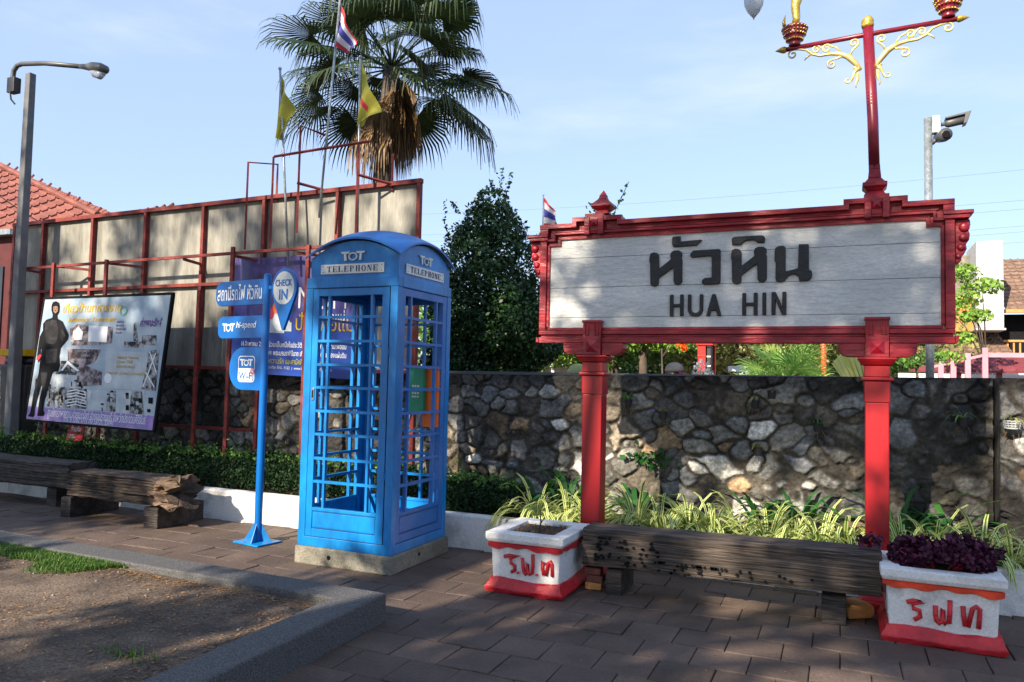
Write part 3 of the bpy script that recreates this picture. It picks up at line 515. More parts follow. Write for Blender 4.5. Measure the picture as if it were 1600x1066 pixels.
    xl = xb+s*.29; p = MB(); z0 = h+.11+(.0 if s < 0 else .25); p.lathe(xl, 5.84, [(z0+.0, .003), (z0+.02, .02), (z0+.05, .045), (z0+.10, .068), (z0+.16, .074), (z0+.22, .06), (z0+.26, .03)], 20); p.build('lamp_glass', M['glass'], lp, smooth=True)
    p = MB(); p.tube([(xl, 5.84, z0-.012), (xl, 5.84, z0+.008)], [.002, .008], 8); p.tube([(xl, 5.84, z0+.25), (xl, 5.84, h+.47)], .006, 6); p.build('lamp_fitting', M['gold'], lp)
p = MB()
for k in range(9): p.ball((.178+(.022 if k > 4 else 0), 5.812-(.008 if k > 4 else 0), 3.50+.022*(k % 5)), .005, 5)
p.build('rivet', M['maroon'], lp)
# small creeper growing on the sign crest
P = np.array([[-1.66+.02*i+random.uniform(-.02, .02), 5.86, 2.85+.045*i] for i in range(6)]+[[-1.85+random.uniform(-.03, .03), 5.85, 2.86+.02*i] for i in range(5)]); P = np.repeat(P, 3, 0)+rng.normal(0, .012, (33, 3))
cr_ = thing('creeper', (-1.66, 5.87, 2.83), 'tiny green creeper sprouting beside the left finial of the sign', 'plant'); quads('leaf', leaves(P, .035, rng, .8), LF['mid'], cr_, None)
p = MB(); p.tube([(-1.68, 5.86, 2.83), (-1.62, 5.86, 2.95), (-1.55, 5.86, 3.10)], .003, 5); p.build('stem', LF['mid'], cr_)

# ------------------------------------------------------------------ telephone booth
BX, BY = -3.565, 5.435
bo = thing('telephone_booth', (BX, BY, 0), 'bright blue telephone booth with arched roof and gridded open panels on a concrete plinth', 'telephone booth')
p = MB(); p.box(-4.015, -3.108, 4.985, 5.90, 0, .142)
p.build('plinth', M['concrete'], bo, bevel=.012)
p = MB()
p.tube([(-3.68, 4.984, .075), (-3.68, 4.9845, .075)], .018, 16); p.tube([(-3.107, 5.40, .085), (-3.1075, 5.40, .085)], .015, 16); p.build('plinth_hole', M['ink'], bo)
x0, x1, y0, y1 = -4.0, -3.128, 5.0, 5.872; Bl = M['blue']
p = MB()
for a, b in ((x0, y0), (x1-.068, y0), (x0, y1-.068), (x1-.068, y1-.068)): p.box(a, a+.068, b, b+.068, .143, 2.205)
p.build('corner_post', Bl, bo, bevel=.004)
p = MB(); p.box(x0+.001, x1-.001, y0+.001, y1-.001, .143, .218); p.build('floor_frame', Bl, bo, bevel=.003)
p = MB(); p.box(x0, x1, y0, y0+.068, 2.206, 2.288); p.box(x0, x1, y1-.068, y1, 2.206, 2.288); p.box(x0, x0+.068, y0+.0685, y1-.0685, 2.206, 2.288); p.box(x1-.068, x1, y0+.0685, y1-.0685, 2.206, 2.288); p.build('lintel', Bl, bo, bevel=.004)
ZR = [.449, .655, .839, 1.031, 1.216, 1.405, 1.588, 1.778, 1.971, 2.142]
def side(name, axis, front, sgn, a0, a1, Bl=M['blue']):
    """one glazed side: axis 'x' spans x at y=front, axis 'y' spans y at x=front ; sgn = outward direction"""
    def bx(mb_, u0, u1, d0, d1, z0, z1):
        lo, hi = sorted((front-sgn*d0, front-sgn*d1))
        mb_.box(*( (u0, u1, lo, hi) if axis == 'x' else (lo, hi, u0, u1)), z0, z1)
    gx0, gx1 = a0+.060, a1-.065; q = MB()
    bx(q, a0, gx0, .006, .045, .222, 2.2); bx(q, gx1, a1, .006, .045, .222, 2.2); bx(q, gx0+.0002, gx1-.0002, .0065, .0445, 2.142, 2.1995); bx(q, gx0+.0002, gx1-.0002, .0065, .0445, .2225, .283); bx(q, gx0+.0002, gx1-.0002, .0065, .0445, .425, .449); bx(q, gx0+.0002, gx1-.0002, .014, .036, .2835, .4245)
    bx(q, gx0+.012, gx1-.012, .010, .0135, .296, .414)
    o = q.build(name, Bl, bo, bevel=.0025)
    b1, b2 = gx0+.098, gx1-.100; q = MB()
    for z in ZR[1:-1]: bx(q, gx0, gx1, .009, .038, z-.0105, z+.0105)
    for u in (b1, b2):
        for za, zb_ in zip(ZR[:-1], ZR[1:]): bx(q, u-.0105, u+.0105, .0095, .0375, za+(.0105 if za > .45 else 0), zb_-(.0105 if zb_ < 2.14 else 0))
    q.build('glazing_bars', Bl, o)
    q = MB(); bx(q, a0-.002, a0, .004, .03, .222, 2.2)  ; bx(q, a1, a1+.002, .004, .03, .222, 2.2); bx(q, a0, a1, .004, .03, 2.2005, 2.2055); bx(q, a0, a1, .004, .03, .2185, .2215)
    q.build('door_gap', M['line'], o)
    q = MB(); zz = ((.290, .292), (.418, .420))
    for z_ in zz: bx(q, gx0+.006, gx1-.006, .0055, .0075, *z_)
    q.build('panel_groove', M['line'], o)
    return o
d_ = side('door', 'x', y0, -1, -3.934, -3.206)
side('side_panel', 'y', x1, 1, 5.066, 5.806, M['blue_faded']); side('back_panel', 'x', y1, 1, -3.934, -3.206); side('side_panel', 'y', x0, -1, 5.066, 5.806)
p = MB(); p.box(-3.915, -3.888, 4.998, 5.006, 1.30, 1.40); p.build('handle', M['chrome'], d_, bevel=.006); p = MB(); p.box(-3.908, -3.895, 4.996, 4.9978, 1.32, 1.38); p.build('handle_slot', M['ink'], d_)
for z in (1.70, .74): p = MB(); p.tube([(-3.205, 4.995, z-.04), (-3.205, 4.995, z+.04)], .008, 10); p.box(-3.222, -3.19, 4.996, 5.0, z-.02, z+.02); p.build('hinge', Bl, d_)
# fascia and roof
def arc(u): return 2.452+.128*(1-abs(u)**2.1)
fx0, fx1, fy0, fy1 = x0+.028, x1-.012, y0+.022, y1-.022
n = 24
def fasc(axis, f0, f1, lo, hi):
    pts = [(lo, 2.289), (hi, 2.289)]+[(hi+(lo-hi)*i/n, arc(2*i/n-1)) for i in range(n+1)]
    q = MB(); q.prism(pts, f0, f1, None if axis == 'x' else (lambda u, v, d: (d, u, v))); return q.build('fascia', Bl, bo)
fasc('x', fy0, fy0+.02, fx0, fx1); fasc('x', fy1-.02, fy1, fx0, fx1); fasc('y', fx1-.02, fx1, fy0+.021, fy1-.021); fasc('y', fx0, fx0+.02, fy0+.021, fy1-.021)
p = MB(); m_ = 28; rx0, rx1, ry0, ry1 = fx0-.038, fx1+.038, fy0-.038, fy1+.038; V0 = []
def rz(u, v):
    a, b = .148*(1-abs(u)**2.1), .148*(1-abs(v)**2.1); return 2.458+a+b-.22*a*b/.148
for lay in (0, 1):
    for j in range(m_+1):
        for i in range(m_+1):
            u, v = 2*i/m_-1, 2*j/m_-1; V0.append((rx0+(rx1-rx0)*i/m_, ry0+(ry1-ry0)*j/m_, rz(u, v)-(.016 if lay else 0)))
q_ = lambda l, j, i: l*(m_+1)**2+j*(m_+1)+i
F0 = [(q_(0,j,i), q_(0,j,i+1), q_(0,j+1,i+1), q_(0,j+1,i)) for j in range(m_) for i in range(m_)]+[(q_(1,j,i), q_(1,j+1,i), q_(1,j+1,i+1), q_(1,j,i+1)) for j in range(m_) for i in range(m_)]
for i in range(m_): F0 += [(q_(0,0,i), q_(1,0,i), q_(1,0,i+1), q_(0,0,i+1)), (q_(0,m_,i), q_(0,m_,i+1), q_(1,m_,i+1), q_(1,m_,i)), (q_(0,i,0), q_(0,i+1,0), q_(1,i+1,0), q_(1,i,0)), (q_(0,i,m_), q_(1,i,m_), q_(1,i+1,m_), q_(0,i+1,m_))]
p.add(V0, F0); rf = p.build('roof', M['blue_in'], bo, smooth=True); rf.data.polygons.foreach_set('use_smooth', [True]*len(rf.data.polygons))
es = rf.modifiers.new('split', 'EDGE_SPLIT'); es.split_angle = R(50)
p = MB(); p.box(x0+.07, x1-.07, y0+.07, y1-.07, 2.23, 2.25); p.build('ceiling', M['line'], bo)
p = MB(); p.box(x0+.069, x1-.069, y0+.069, y1-.069, .2185, .225); p.build('booth_floor', M['blue_in'], bo)
for k, (fn, u0, u1, yy) in enumerate(((None, -3.872, -3.270, fy0), (FX(fx1), 5.118, 5.728, 0))):
    q = MB(); d = -.006
    q.prism([(u0, 2.318), (u1, 2.318), (u1, 2.396), (u0, 2.396)], yy-.010, yy-.0005, fn); s_ = q.build('name_plate', M['silver'], bo, bevel=.001)
    q = MB(); serif(q, 'TELEPHONE', u0+.055, u1-.052, 2.334, 2.381, yy-.0103, .0022, fn); q.build('plate_lettering', M['navy'], s_)
    q = MB()
    for a in (u0+.022, u1-.022):
        for b in (2.334, 2.380): q.disc(a, b, .004, .004, yy-.012, yy-.0101, 10, fn)
    q.build('screw', M['dark'], s_)
    q = MB(); winged_logo(q, (u0+u1)/2+(.006 if k == 0 else .0), 2.458, .235 if k == 0 else .215, .072, yy-.001, .012, fn); q.build('winged_logo', M['silver'], bo, bevel=.001)
# pay phone hanging inside
ph = thing('payphone', (-3.26, 5.74, 1.08), 'orange and green payphone mounted inside the blue telephone booth', 'payphone')
p = MB(); p.box(-3.30, -3.15, 5.715, 5.80, 1.08, 1.60); p.build('back_board', M['orange'], ph, bevel=.008)
p = MB(); p.box(-3.40, -3.262, 5.66, 5.713, 1.19, 1.585); p.build('phone_body', M['green'], ph, bevel=.01)
p = MB(); p.box(-3.43, -3.405, 5.66, 5.70, 1.22, 1.42); p.box(-3.43, -3.404, 5.64, 5.70, 1.385, 1.43); p.box(-3.43, -3.404, 5.64, 5.70, 1.21, 1.25); p.build('handset', M['yellowink'], ph, bevel=.008)
p = MB(); p.tube([(-3.41, 5.66, 1.21), (-3.42, 5.65, 1.10), (-3.38, 5.64, 1.03), (-3.31, 5.65, 1.08), (-3.29, 5.67, 1.2)], .005, 6); p.build('cord', M['steel'], ph)
p = MB()
for i in range(3):
    for j in range(4): p.box(-3.37+.025*i, -3.353+.025*i, 5.655, 5.659, 1.42-.03*j, 1.437-.03*j)
p.build('keypad', M['silver'], ph)

# ------------------------------------------------------------------ blue finger post
fp = thing('finger_post', (-4.775, 5.42, 0), 'blue finger post with three rounded panels and a CHECK IN pin', 'sign post', rz=R(-9))
S = M['blue_sign']
p = MB(); p.tube([(0, 0, .01), (0, 0, 2.40)], .034, 20); p.lathe(0, 0, [(2.395, .034), (2.41, .026), (2.416, .008)], 20); p.build('pole', S, fp, local=True, smooth=True).modifiers.new('s', 'EDGE_SPLIT')
p = MB(); p.box(-.165, .165, -.135, .135, .001, .014); p.build('base_plate', M['blue'], fp, local=True, bevel=.002)
for a in range(4):
    p = MB(); c, s = math.cos(a*math.pi/2+R(25)), math.sin(a*math.pi/2+R(25)); f_ = lambda u, v, d: (u*c-d*s, u*s+d*c, v); p.prism([(.03, .015), (.13, .015), (.033, .17)], -.003, .003, f_); p.build('gusset', M['blue'], fp, local=True)
def panel(x_0, x_1, z0, z1, r, nm='direction_panel', lower=None):
    L = [(x_1, z0), (x_1, z1)]; L += [(x_0+r-r*math.sin(R(a)), z1-r+r*math.cos(R(a))) for a in range(0, 91, 10)]; rl = lower or r
    L += [(x_0+rl-rl*math.cos(R(a)), z0+rl-rl*math.sin(R(a))) for a in range(0, 91, 10)]; q = MB(); q.prism(L, -.012, .012); return q.build(nm, S, fp, local=True, bevel=.003)
ds = -.0135
a_ = panel(-.715, -.040, 2.135, 2.368, .085); q = MB(); q.text('สถานีรถไฟ หัวหิน', -.685, -.055, 2.185, 2.335, ds, .002, bold=.012); q.build('lettering', M['palewhite'], a_, local=True)
a_ = panel(-.665, -.040, 1.828, 2.035, .07); q = MB(); winged_logo(q, -.505, 1.932, .185, .075, ds, .002); q.text('hi-speed', -.395, -.115, 1.905, 1.985, ds, .002, shear=.18, bold=.01); q.build('lettering', M['palewhite'], a_, local=True)
a_ = panel(-.475, -.040, 1.352, 1.745, .185)
q = MB(); X_a, X_b, Z_a, Z_b = -.345, -.115, 1.425, 1.665
def rr(x0, x1, z0, z1, r): return [(x1-r+r*math.cos(R(a)), z1-r+r*math.sin(R(a))) for a in range(0, 91, 15)]+[(x0+r+r*math.cos(R(a)), z1-r+r*math.sin(R(a))) for a in range(90, 181, 15)]+[(x0+r+r*math.cos(R(a)), z0+r+r*math.sin(R(a))) for a in range(180, 271, 15)]+[(x1-r+r*math.cos(R(a)), z0+r+r*math.sin(R(a))) for a in range(270, 361, 15)]
q.prism(rr(X_a, X_b, Z_a, Z_b, .035), ds, ds+.0012); q.build('emblem_border', M['palewhite'], a_, local=True)
q = MB(); q.prism(rr(X_a+.008, X_b-.008, Z_a+.008, Z_b-.008, .028), ds-.0012, ds-.0001); q.build('emblem_field', S, a_, local=True)
q = MB(); q.prism([(X_a+.009, Z_a+.035), (X_a+.035, Z_a+.009), (X_b-.035, Z_a+.009), (X_b-.009, Z_a+.035), (X_b-.009, 1.552), (X_a+.009, 1.552)], ds-.0024, ds-.0013); winged_logo(q, -.23, 1.605, .185, .062, ds-.0013, .0012); q.build('emblem_lower', M['palewhite'], a_, local=True)
q = MB(); q.text('Wi-Fi', -.325, -.135, 1.448, 1.515, ds-.0026, .001, bold=.02); q.build('lettering', S, a_, local=True)
q = MB()
for r_ in (.016, .030): q.ring(-.140, 1.525, r_, r_, .006, .006, ds-.0038, ds-.0026, 16)
q.build('signal_rings', M['flagred'], a_, local=True)
q = MB(); q.box(-.036, .07, -.012, .012, 2.27, 2.30); q.build('pin_arm', S, fp, local=True)
pc, zc, r_ = .235, 2.272, .163
L = [(pc+r_*math.cos(R(a)), zc+r_*1.08*math.sin(R(a))) for a in range(-22, 203, 9)]+[(pc-.010, 1.895), (pc+.010, 1.895)]
q = MB(); q.prism(L, -.014, .014); pin = q.build('check_in_pin', S, fp, local=True, bevel=.004)
q = MB(); q.disc(pc, zc, .135, .148, -.0165, -.0145, 40); q.build('pin_face', M['silver'], pin, local=True)
q = MB(); q.text('CHECK', pc-.108, pc+.108, zc+.015, zc+.075, -.017, .002, bold=.02); q.text('IN', pc-.055, pc+.055, zc-.105, zc-.012, -.017, .002, bold=.02); q.build('lettering', S, pin, local=True)

# ------------------------------------------------------------------ billboard of grey sheets in red steel
bb = thing('billboard', (-7.3, 6.9, 0), 'long blank billboard of stained grey sheets in a rusty red steel frame', 'billboard')
Rd = M['redsteel']; bxs = [-10.52, -9.93, -8.97, -8.02, -7.06, -6.13, -5.10, -4.07]; top = lambda x: 3.49+.0125*(x+10.5); mid = lambda x: 2.545+.004*(x+10.5); bot = lambda x: 1.575-.003*(x+10.5)
for a, b in zip(bxs[:-1], bxs[1:]):
    for z0, z1 in ((bot, mid), (mid, top)):
        p = MB(); p.prism([(a+.004, z0(a)+.006), (b-.004, z0(b)+.006), (b-.004, z1(b)-.006), (a+.004, z1(a)-.006)], 6.90, 6.915); p.build('sheet_panel', M['panel'], bb)
for a in bxs:
    p = MB(); p.box(a-.021, a+.021, 6.84, 6.895, .2 if a in (-10.52, -8.02, -6.13, -4.07) else 1.5, top(a)-.0); p.build('upright', Rd, bb)
for f_, w_ in ((top, .023), (mid, .019), (bot, .019)):
    p = MB(); p.prism([(-10.55, f_(-10.55)-w_), (-4.04, f_(-4.04)-w_), (-4.04, f_(-4.04)+w_), (-10.55, f_(-10.55)+w_)], 6.836, 6.893); p.build('rail', Rd, bb)
p = MB(); p.prism([(-10.06, 2.836), (-4.5, 2.90), (-4.5, 2.868), (-10.06, 2.804)], 6.585, 6.615); p.build('rail', Rd, bb)
for a, b in ((-9.93, -10.04), (-8.97, -9.28), (-8.02, -8.32), (-7.06, -7.09), (-6.13, -6.30), (-5.1, -5.45)):
    p = MB(); p.add([(b-.014, 6.61, 2.815), (b+.014, 6.61, 2.815), (a+.014, 6.84, 2.79), (a-.014, 6.84, 2.79), (b-.014, 6.61, 2.845), (b+.014, 6.61, 2.845), (a+.014, 6.84, 2.82), (a-.014, 6.84, 2.82)], [(0,3,2,1),(4,5,6,7),(0,1,5,4),(1,2,6,5),(2,3,7,6),(3,0,4,7)]); p.build('stay', Rd, bb)
for a, zt in ((-9.28, 2.87), (-8.32, 2.87), (-6.30, 2.93), (-5.25, 2.90), (-6.78, 2.45)):
    p = MB(); p.box(a-.022, a+.022, 6.555, 6.584, .2, zt); p.build('leg', Rd, bb)
for P_ in ([(-6.16, 6.6, 2.9), (-6.16, 6.6, 3.895), (-5.98, 6.88, 3.93), (-5.98, 6.88, 3.5)], [(-5.44, 6.6, 3.05), (-5.44, 6.6, 4.235), (-5.22, 6.75, 4.15)], [(-5.46, 6.6, 3.60), (-5.22, 6.75, 3.54)], [(-5.79, 6.6, 3.925), (-5.2, 6.6, 3.945), (-4.53, 6.6, 3.965)], [(-4.67, 6.6, 2.9), (-4.67, 6.6, 3.965)], [(-5.80, 6.6, 2.9), (-5.80, 6.6, 3.92)], [(-4.66, 6.6, 3.62), (-4.40, 6.85, 3.56)], [(-4.42, 6.88, 3.5), (-4.42, 6.88, 3.9)]):
    p = MB(); p.tube(P_, .016, 4); p.build('outrigger', Rd, bb)
p = MB(); p.box(-8.0, -6.15, 6.80, 6.833, .84, .875); p.build('rail', Rd, bb)

# flags
def flag_pole(name, foot, head, label, cloth, cat='flag pole', r=.013, group=None):
    t = thing(name, foot, label, cat, group); p = MB(); p.tube([foot, head], r, 10); p.ball(head, r*1.6, 8); p.build('pole', M['steel'], t, smooth=True)
    corners, bands = cloth; nU, nV = 18, 14; V_, F_, mi = [], [], []      # corners: top hoist, bottom hoist, bottom fly, top fly as (x,z) ; y ripples
    y_ = foot[1]
    for lay in (0, 1):
        for j in range(nV+1):
            for i in range(nU+1):
                u, v = i/nU, j/nV; a = Vector(corners[0]).lerp(Vector(corners[3]), u); b = Vector(corners[1]).lerp(Vector(corners[2]), u); c = a.lerp(b, v)
                V_.append((c.x, y_+.05*math.sin(u*9+v*3)*(.3+u)+(.0015 if lay else 0), c.y))
    k = lambda l, j, i: l*(nU+1)*(nV+1)+j*(nU+1)+i
    for l in (0, 1):
        for j in range(nV):
            for i in range(nU): F_.append((k(l,j,i), k(l,j,i+1), k(l,j+1,i+1), k(l,j+1,i))); mi.append(bands((i+.5)/nU, (j+.5)/nV))
    q = MB(); q.v = V_; q.f = F_; q.m = mi; q.build('flag', [M['yellow'], M['flagred'], M['flagwhite'], M['flagblue']], t, smooth=True); return t
yb = lambda u, v: 1 if (abs(u-.45) < .16 and abs(v-.5) < .05) else 0
flag_pole('flag_pole', (-5.555, 6.62, 2.7), (-5.775, 6.62, 4.93), 'thin pole with limp yellow flag, leftmost of the three above the billboard', ([(-5.775, 4.88), (-5.80, 4.14), (-5.70, 4.10), (-5.56, 4.42)], lambda u, v: 0), group='flag poles above the billboard')
flag_pole('flag_pole', (-5.165, 6.62, 3.2), (-4.985, 6.62, 5.62), 'tall leaning pole with folded red white and blue flag in front of the palm', ([(-4.99, 5.55), (-5.05, 5.08), (-4.80, 4.93), (-4.77, 5.06)], lambda u, v: 1 if (v < .17 or v > .83) else (2 if (v < .34 or v > .66) else 3)), group='flag poles above the billboard')
flag_pole('flag_pole', (-4.66, 6.62, 2.9), (-4.70, 6.62, 4.90), 'pole with pointed yellow flag, rightmost of the three above the billboard', ([(-4.70, 4.86), (-4.71, 4.14), (-4.64, 4.16), (-4.43, 4.28)], yb), group='flag poles above the billboard')
flag_pole('flag_pole', (-3.50, 9, 0), (-3.50, 9, 3.88), 'slim pole with small striped flag rising behind the left end of the sign', ([(-3.495, 3.85), (-3.49, 3.45), (-3.28, 3.46), (-3.34, 3.66)], lambda u, v: 1 if (v < .17 or v > .83) else (2 if (v < .34 or v > .66) else 3)), r=.008)

# ------------------------------------------------------------------ infantry poster
po = thing('poster_board', (-8.05, 6.2, .86), 'black framed collage poster with a man in dark uniform, leaning above the hedge', 'poster')
import itertools
shx = lambda z: (z-.87)/1.5
def PF(u, v, d):      # poster plane: u 0..1, v 0..1 , leaning back
    bx_, by_ = -9.11+u*2.115, 6.2; z = (.894-.040*u)+v*(1.47+.047*u); return (bx_+v*(.085-.01*u), by_+v*.10+d, z)
p = MB(); p.prism([(0, 0), (1, 0), (1, 1), (0, 1)], 0, .03, PF); p.build('board', M['skyprint'], po)
p = MB()
for a in ([(-.012, -.018), (1.012, -.018), (1.012, 0), (-.012, 0)], [(-.012, 1), (1.012, 1), (1.012, 1.018), (-.012, 1.018)], [(-.012, .0005), (0, .0005), (0, .9995), (-.012, .9995)], [(1, .0005), (1.014, .0005), (1.014, .9995), (1, .9995)]): p.prism(a, -.006, .032, PF)
p.build('frame', M['ink'], po)
def z2uv(a, b):      # print position measured on the poster: origin top left, unit square
    x, y = a, b; tl, tr, br, bl = (272, 147), (1058, 118), (965, 955), (185, 885)
    u, v = .5, .5
    for _ in range(25):
        fx = (tl[0]*(1-u)+tr[0]*u)*v+(bl[0]*(1-u)+br[0]*u)*(1-v)-x; fy = (tl[1]*(1-u)+tr[1]*u)*v+(bl[1]*(1-u)+br[1]*u)*(1-v)-y
        u -= fx/800; v += fy/780
    return (u, v)
def ink(mb_, pts, lvl): mb_.prism([z2uv(*q) for q in pts], -.0015*lvl-.0012, -.0015*lvl, PF)
def sheet(name, m, L, lvl):
    if name in ('photo_print', 'pale_print', 'white_building', 'roof_truss_print', 'figure_shading'):
        for pts in L: q = MB(); ink(q, pts, lvl); q.build(name, m, po)
        return
    q = MB()
    for pts in L: ink(q, pts, lvl)
    return q.build(name, m, po)
sheet('purple_strip', M['violet'], [[(195, 808), (970, 868), (965, 952), (187, 883)]], 1)
B4 = lambda x0, y0, x1, y1: [(x0, y0), (x1, y0+(x1-x0)*.02), (x1, y1+(x1-x0)*.05), (x0, y1)]
sheet('pale_print', M['palegrey'], [B4(335, 610, 500, 700), B4(680, 470, 930, 700), B4(580, 710, 700, 830), B4(750, 710, 840, 850), [(440, 450), (640, 455), (650, 500), (640, 540), (560, 560), (450, 540)]], 1)
sheet('photo_print', M['photo'], [B4(320, 690, 440, 810), B4(445, 700, 570, 820), [(700, 715), (750, 718), (750, 845), (695, 840)], [(840, 720), (900, 720), (915, 860), (830, 852)], [(940, 470), (995, 460), (980, 715), (895, 705), (920, 600)], B4(895, 370, 978, 430), B4(790, 410, 905, 445), [(845, 290), (855, 290), (875, 410), (845, 408)], B4(400, 530, 515, 600)], 2)
sheet('photo_print', M['photo2'], [[(450, 330), (500, 300), (545, 310), (720, 320), (715, 420), (650, 430), (460, 435)], [(440, 455), (650, 460), (620, 540), (560, 560), (660, 600), (660, 680), (500, 690), (520, 560), (445, 530)]], 2)
sheet('white_building', M['palewhite'], [[(570, 310), (690, 318), (685, 415), (570, 410)], [(475, 350), (505, 318), (535, 350), (530, 400), (480, 400)], [(400, 590), (445, 530), (520, 590), (505, 595), (445, 550), (415, 592)]], 3)
rp = random.Random(5); L = []
for i in range(46):
    a, b = rp.uniform(330, 560), rp.uniform(640, 800); L.append(B4(a, b, a+rp.uniform(5, 16), b+rp.uniform(8, 30)))
for i in range(20): a, b = rp.uniform(580, 950), rp.uniform(710, 830); L.append(B4(a, b, a+rp.uniform(5, 25), b+rp.uniform(8, 40)))
sheet('photo_detail', M['ink'], L[::2], 3); sheet('photo_detail', M['palegrey'], L[1::2], 3)
L = []
for i in range(6): L.append([(450, 715+18*i), (510, 706+18*i), (570, 722+18*i), (570, 727+18*i), (510, 712+18*i), (450, 721+18*i)])
L += [[(905, 690), (975, 480), (980, 484), (911, 694)], [(945, 470), (985, 600), (980, 604), (940, 474)], [(925, 600), (975, 690), (970, 694), (920, 604)]]
sheet('roof_truss_print', M['palewhite'], L, 4)
# printed figure: man in uniform, hand on hip
sheet('printed_man', M['ink'], [[(330, 165), (350, 158), (370, 168), (376, 190), (374, 225), (362, 248), (366, 268), (400, 285), (418, 320), (443, 370), (440, 395), (395, 450), (388, 500), (395, 560), (385, 590), (352, 600), (345, 620), (318, 730), (305, 770), (298, 830), (310, 855), (302, 870), (262, 868), (268, 800), (272, 760), (285, 700), (290, 640), (272, 700), (255, 770), (245, 820), (243, 860), (235, 875), (200, 870), (215, 845), (222, 800), (228, 740), (245, 660), (258, 600), (262, 540), (268, 470), (270, 440), (262, 460), (262, 520), (250, 540), (240, 500), (246, 430), (252, 380), (272, 340), (270, 300), (290, 275), (330, 262), (333, 245), (322, 215), (322, 185)]], 4)
sheet('figure_shading', M['inkgrey'], [[(285, 290), (330, 275), (360, 280), (375, 330), (370, 400), (350, 430), (300, 420), (285, 360)], [(240, 640), (262, 640), (250, 730), (236, 740)]], 5)
sheet('figure_shading', M['inkgrey'], [[(300, 460), (375, 455), (372, 540), (300, 545)], [(400, 330), (425, 375), (405, 410), (392, 380)], [(272, 600), (320, 600), (300, 700), (285, 690)]], 5)
sheet('printed_face', M['skin'], [[(334, 186), (352, 182), (366, 190), (366, 222), (352, 236), (338, 224)]], 6)
sheet('printed_cap_shadow', M['ink'], [[(330, 180), (352, 172), (370, 182), (368, 194), (352, 188), (334, 194)], [(346, 215), (358, 214), (357, 219), (347, 220)], [(340, 201), (347, 200), (347, 204), (340, 205)], [(356, 200), (363, 199), (363, 203), (356, 204)]], 7)
sheet('red_glove', M['flagred'], [[(240, 505), (262, 488), (272, 495), (262, 515), (250, 530), (238, 522)]], 5)
sheet('football_print', M['palewhite'], [[(700+24*math.cos(t/12*6.28), 638+31*math.sin(t/12*6.28)) for t in range(12)]], 3)
def ptext(body, x0, x1, yt, yb_, lvl, m, bold=.0, shear=0, name='lettering'):
    a = z2uv(x0, yb_); b = z2uv(x1, yt); q = MB(); q.text(body, a[0], b[0], a[1], b[1], -.0015*lvl, .0008, PF, bold, shear); return q.build(name, m, po)
ptext('เที่ยวบ้านทหารราบ', 395, 772, 158, 232, 2, M['yellowink'], .02); ptext('Infantry Tourism', 430, 735, 255, 298, 2, M['yellowink'], .02, .3)
ptext('ค่ายธนะรัชต์', 882, 1012, 258, 318, 2, M['purpleink'], .03); ptext('กองร้อย\nทหารราบ\nค่ายธนะรัชต์\nประจวบ', 735, 805, 275, 362, 2, M['purpleink'])
ptext('Infantry Training\nCenter 2502\nอำเภอปราณบุรี', 745, 880, 500, 580, 3, M['yellowink']); ptext('ค่ายธนะรัชต์  อ.ปราณบุรี  จ.ประจวบคีรีขันธ์', 690, 930, 600, 618, 3, M['yellowink']); ptext('ศูนย์การทหารราบ\n๑๐ ตุลาคม ๒๕๐๒', 465, 610, 470, 525, 3, M['ink']); ptext('ที่พักกีฬาสากล', 372, 505, 592, 614, 3, M['ink'], .02)
ptext('ศูนย์การทหารราบ ค่ายธนะรัชต์ อำเภอปราณบุรี จังหวัดประจวบคีรีขันธ์', 325, 930, 858, 888, 2, M['palewhite']); ptext('โทร. 0 3262 1711 ต่อ 53121, 53141', 430, 740, 885, 908, 2, M['palewhite'])
q = MB()
for r0 in (.030, .022): c = z2uv(783, 220); q.ring(c[0], c[1], r0, r0*1.35, .003, .004, -.0042, -.003, 24, 0, 360, PF)
q.build('round_crest', M['green'], po)

# ------------------------------------------------------------------ blue violet event banner
bn = thing('event_banner', (-5.6, 6.82, 1.5), 'blue and violet vinyl event banner tied to the billboard behind the CHECK IN pin', 'banner')
def BF(u, v, d):
    x = -6.50+u*1.75; zt = 2.843-.03*u; zb_ = 1.515-.05*u; return (x, 6.80+.012*math.sin(u*17+v*3)+.008*math.sin(u*31)*v+d, zb_+v*(zt-zb_))
q = MB(); nU, nV = 40, 20
def bgrid(mb_, u0, u1, v0, v1, d, nU=20, nV=10, mask=None):
    b = len(mb_.v); mb_.v += [BF(u0+(u1-u0)*i/nU, v0+(v1-v0)*j/nV, d) for j in range(nV+1) for i in range(nU+1)]
    for j in range(nV):
        for i in range(nU):
            if mask is None or mask(u0+(u1-u0)*(i+.5)/nU, v0+(v1-v0)*(j+.5)/nV): k = b+j*(nU+1)+i; mb_.f.append((k, k+1, k+nU+2, k+nU+1)); mb_.m.append(mb_.mi)
bgrid(q, 0, 1, 0, 1, 0, 60, 30)
o = q.build('banner_cloth', None, bn, smooth=True)
m = bpy.data.materials.new('printed_vinyl'); m.use_nodes = True; t = m.node_tree; p_ = t.nodes['Principled BSDF']; p_.inputs['Roughness'].default_value = .4
co = N(t, 'ShaderNodeTexCoord'); mp = N(t, 'ShaderNodeMapping'); mp.inputs[3].default_value = (2.2, 0, .9); t.links.new(co.outputs['Object'], mp.inputs[0])
nz = N(t, 'ShaderNodeTexNoise'); nz.inputs['Scale'].default_value = 2.2; nz.inputs['Detail'].default_value = 4; nz.inputs['Distortion'].default_value = 1.2; t.links.new(mp.outputs[0], nz.inputs[0])
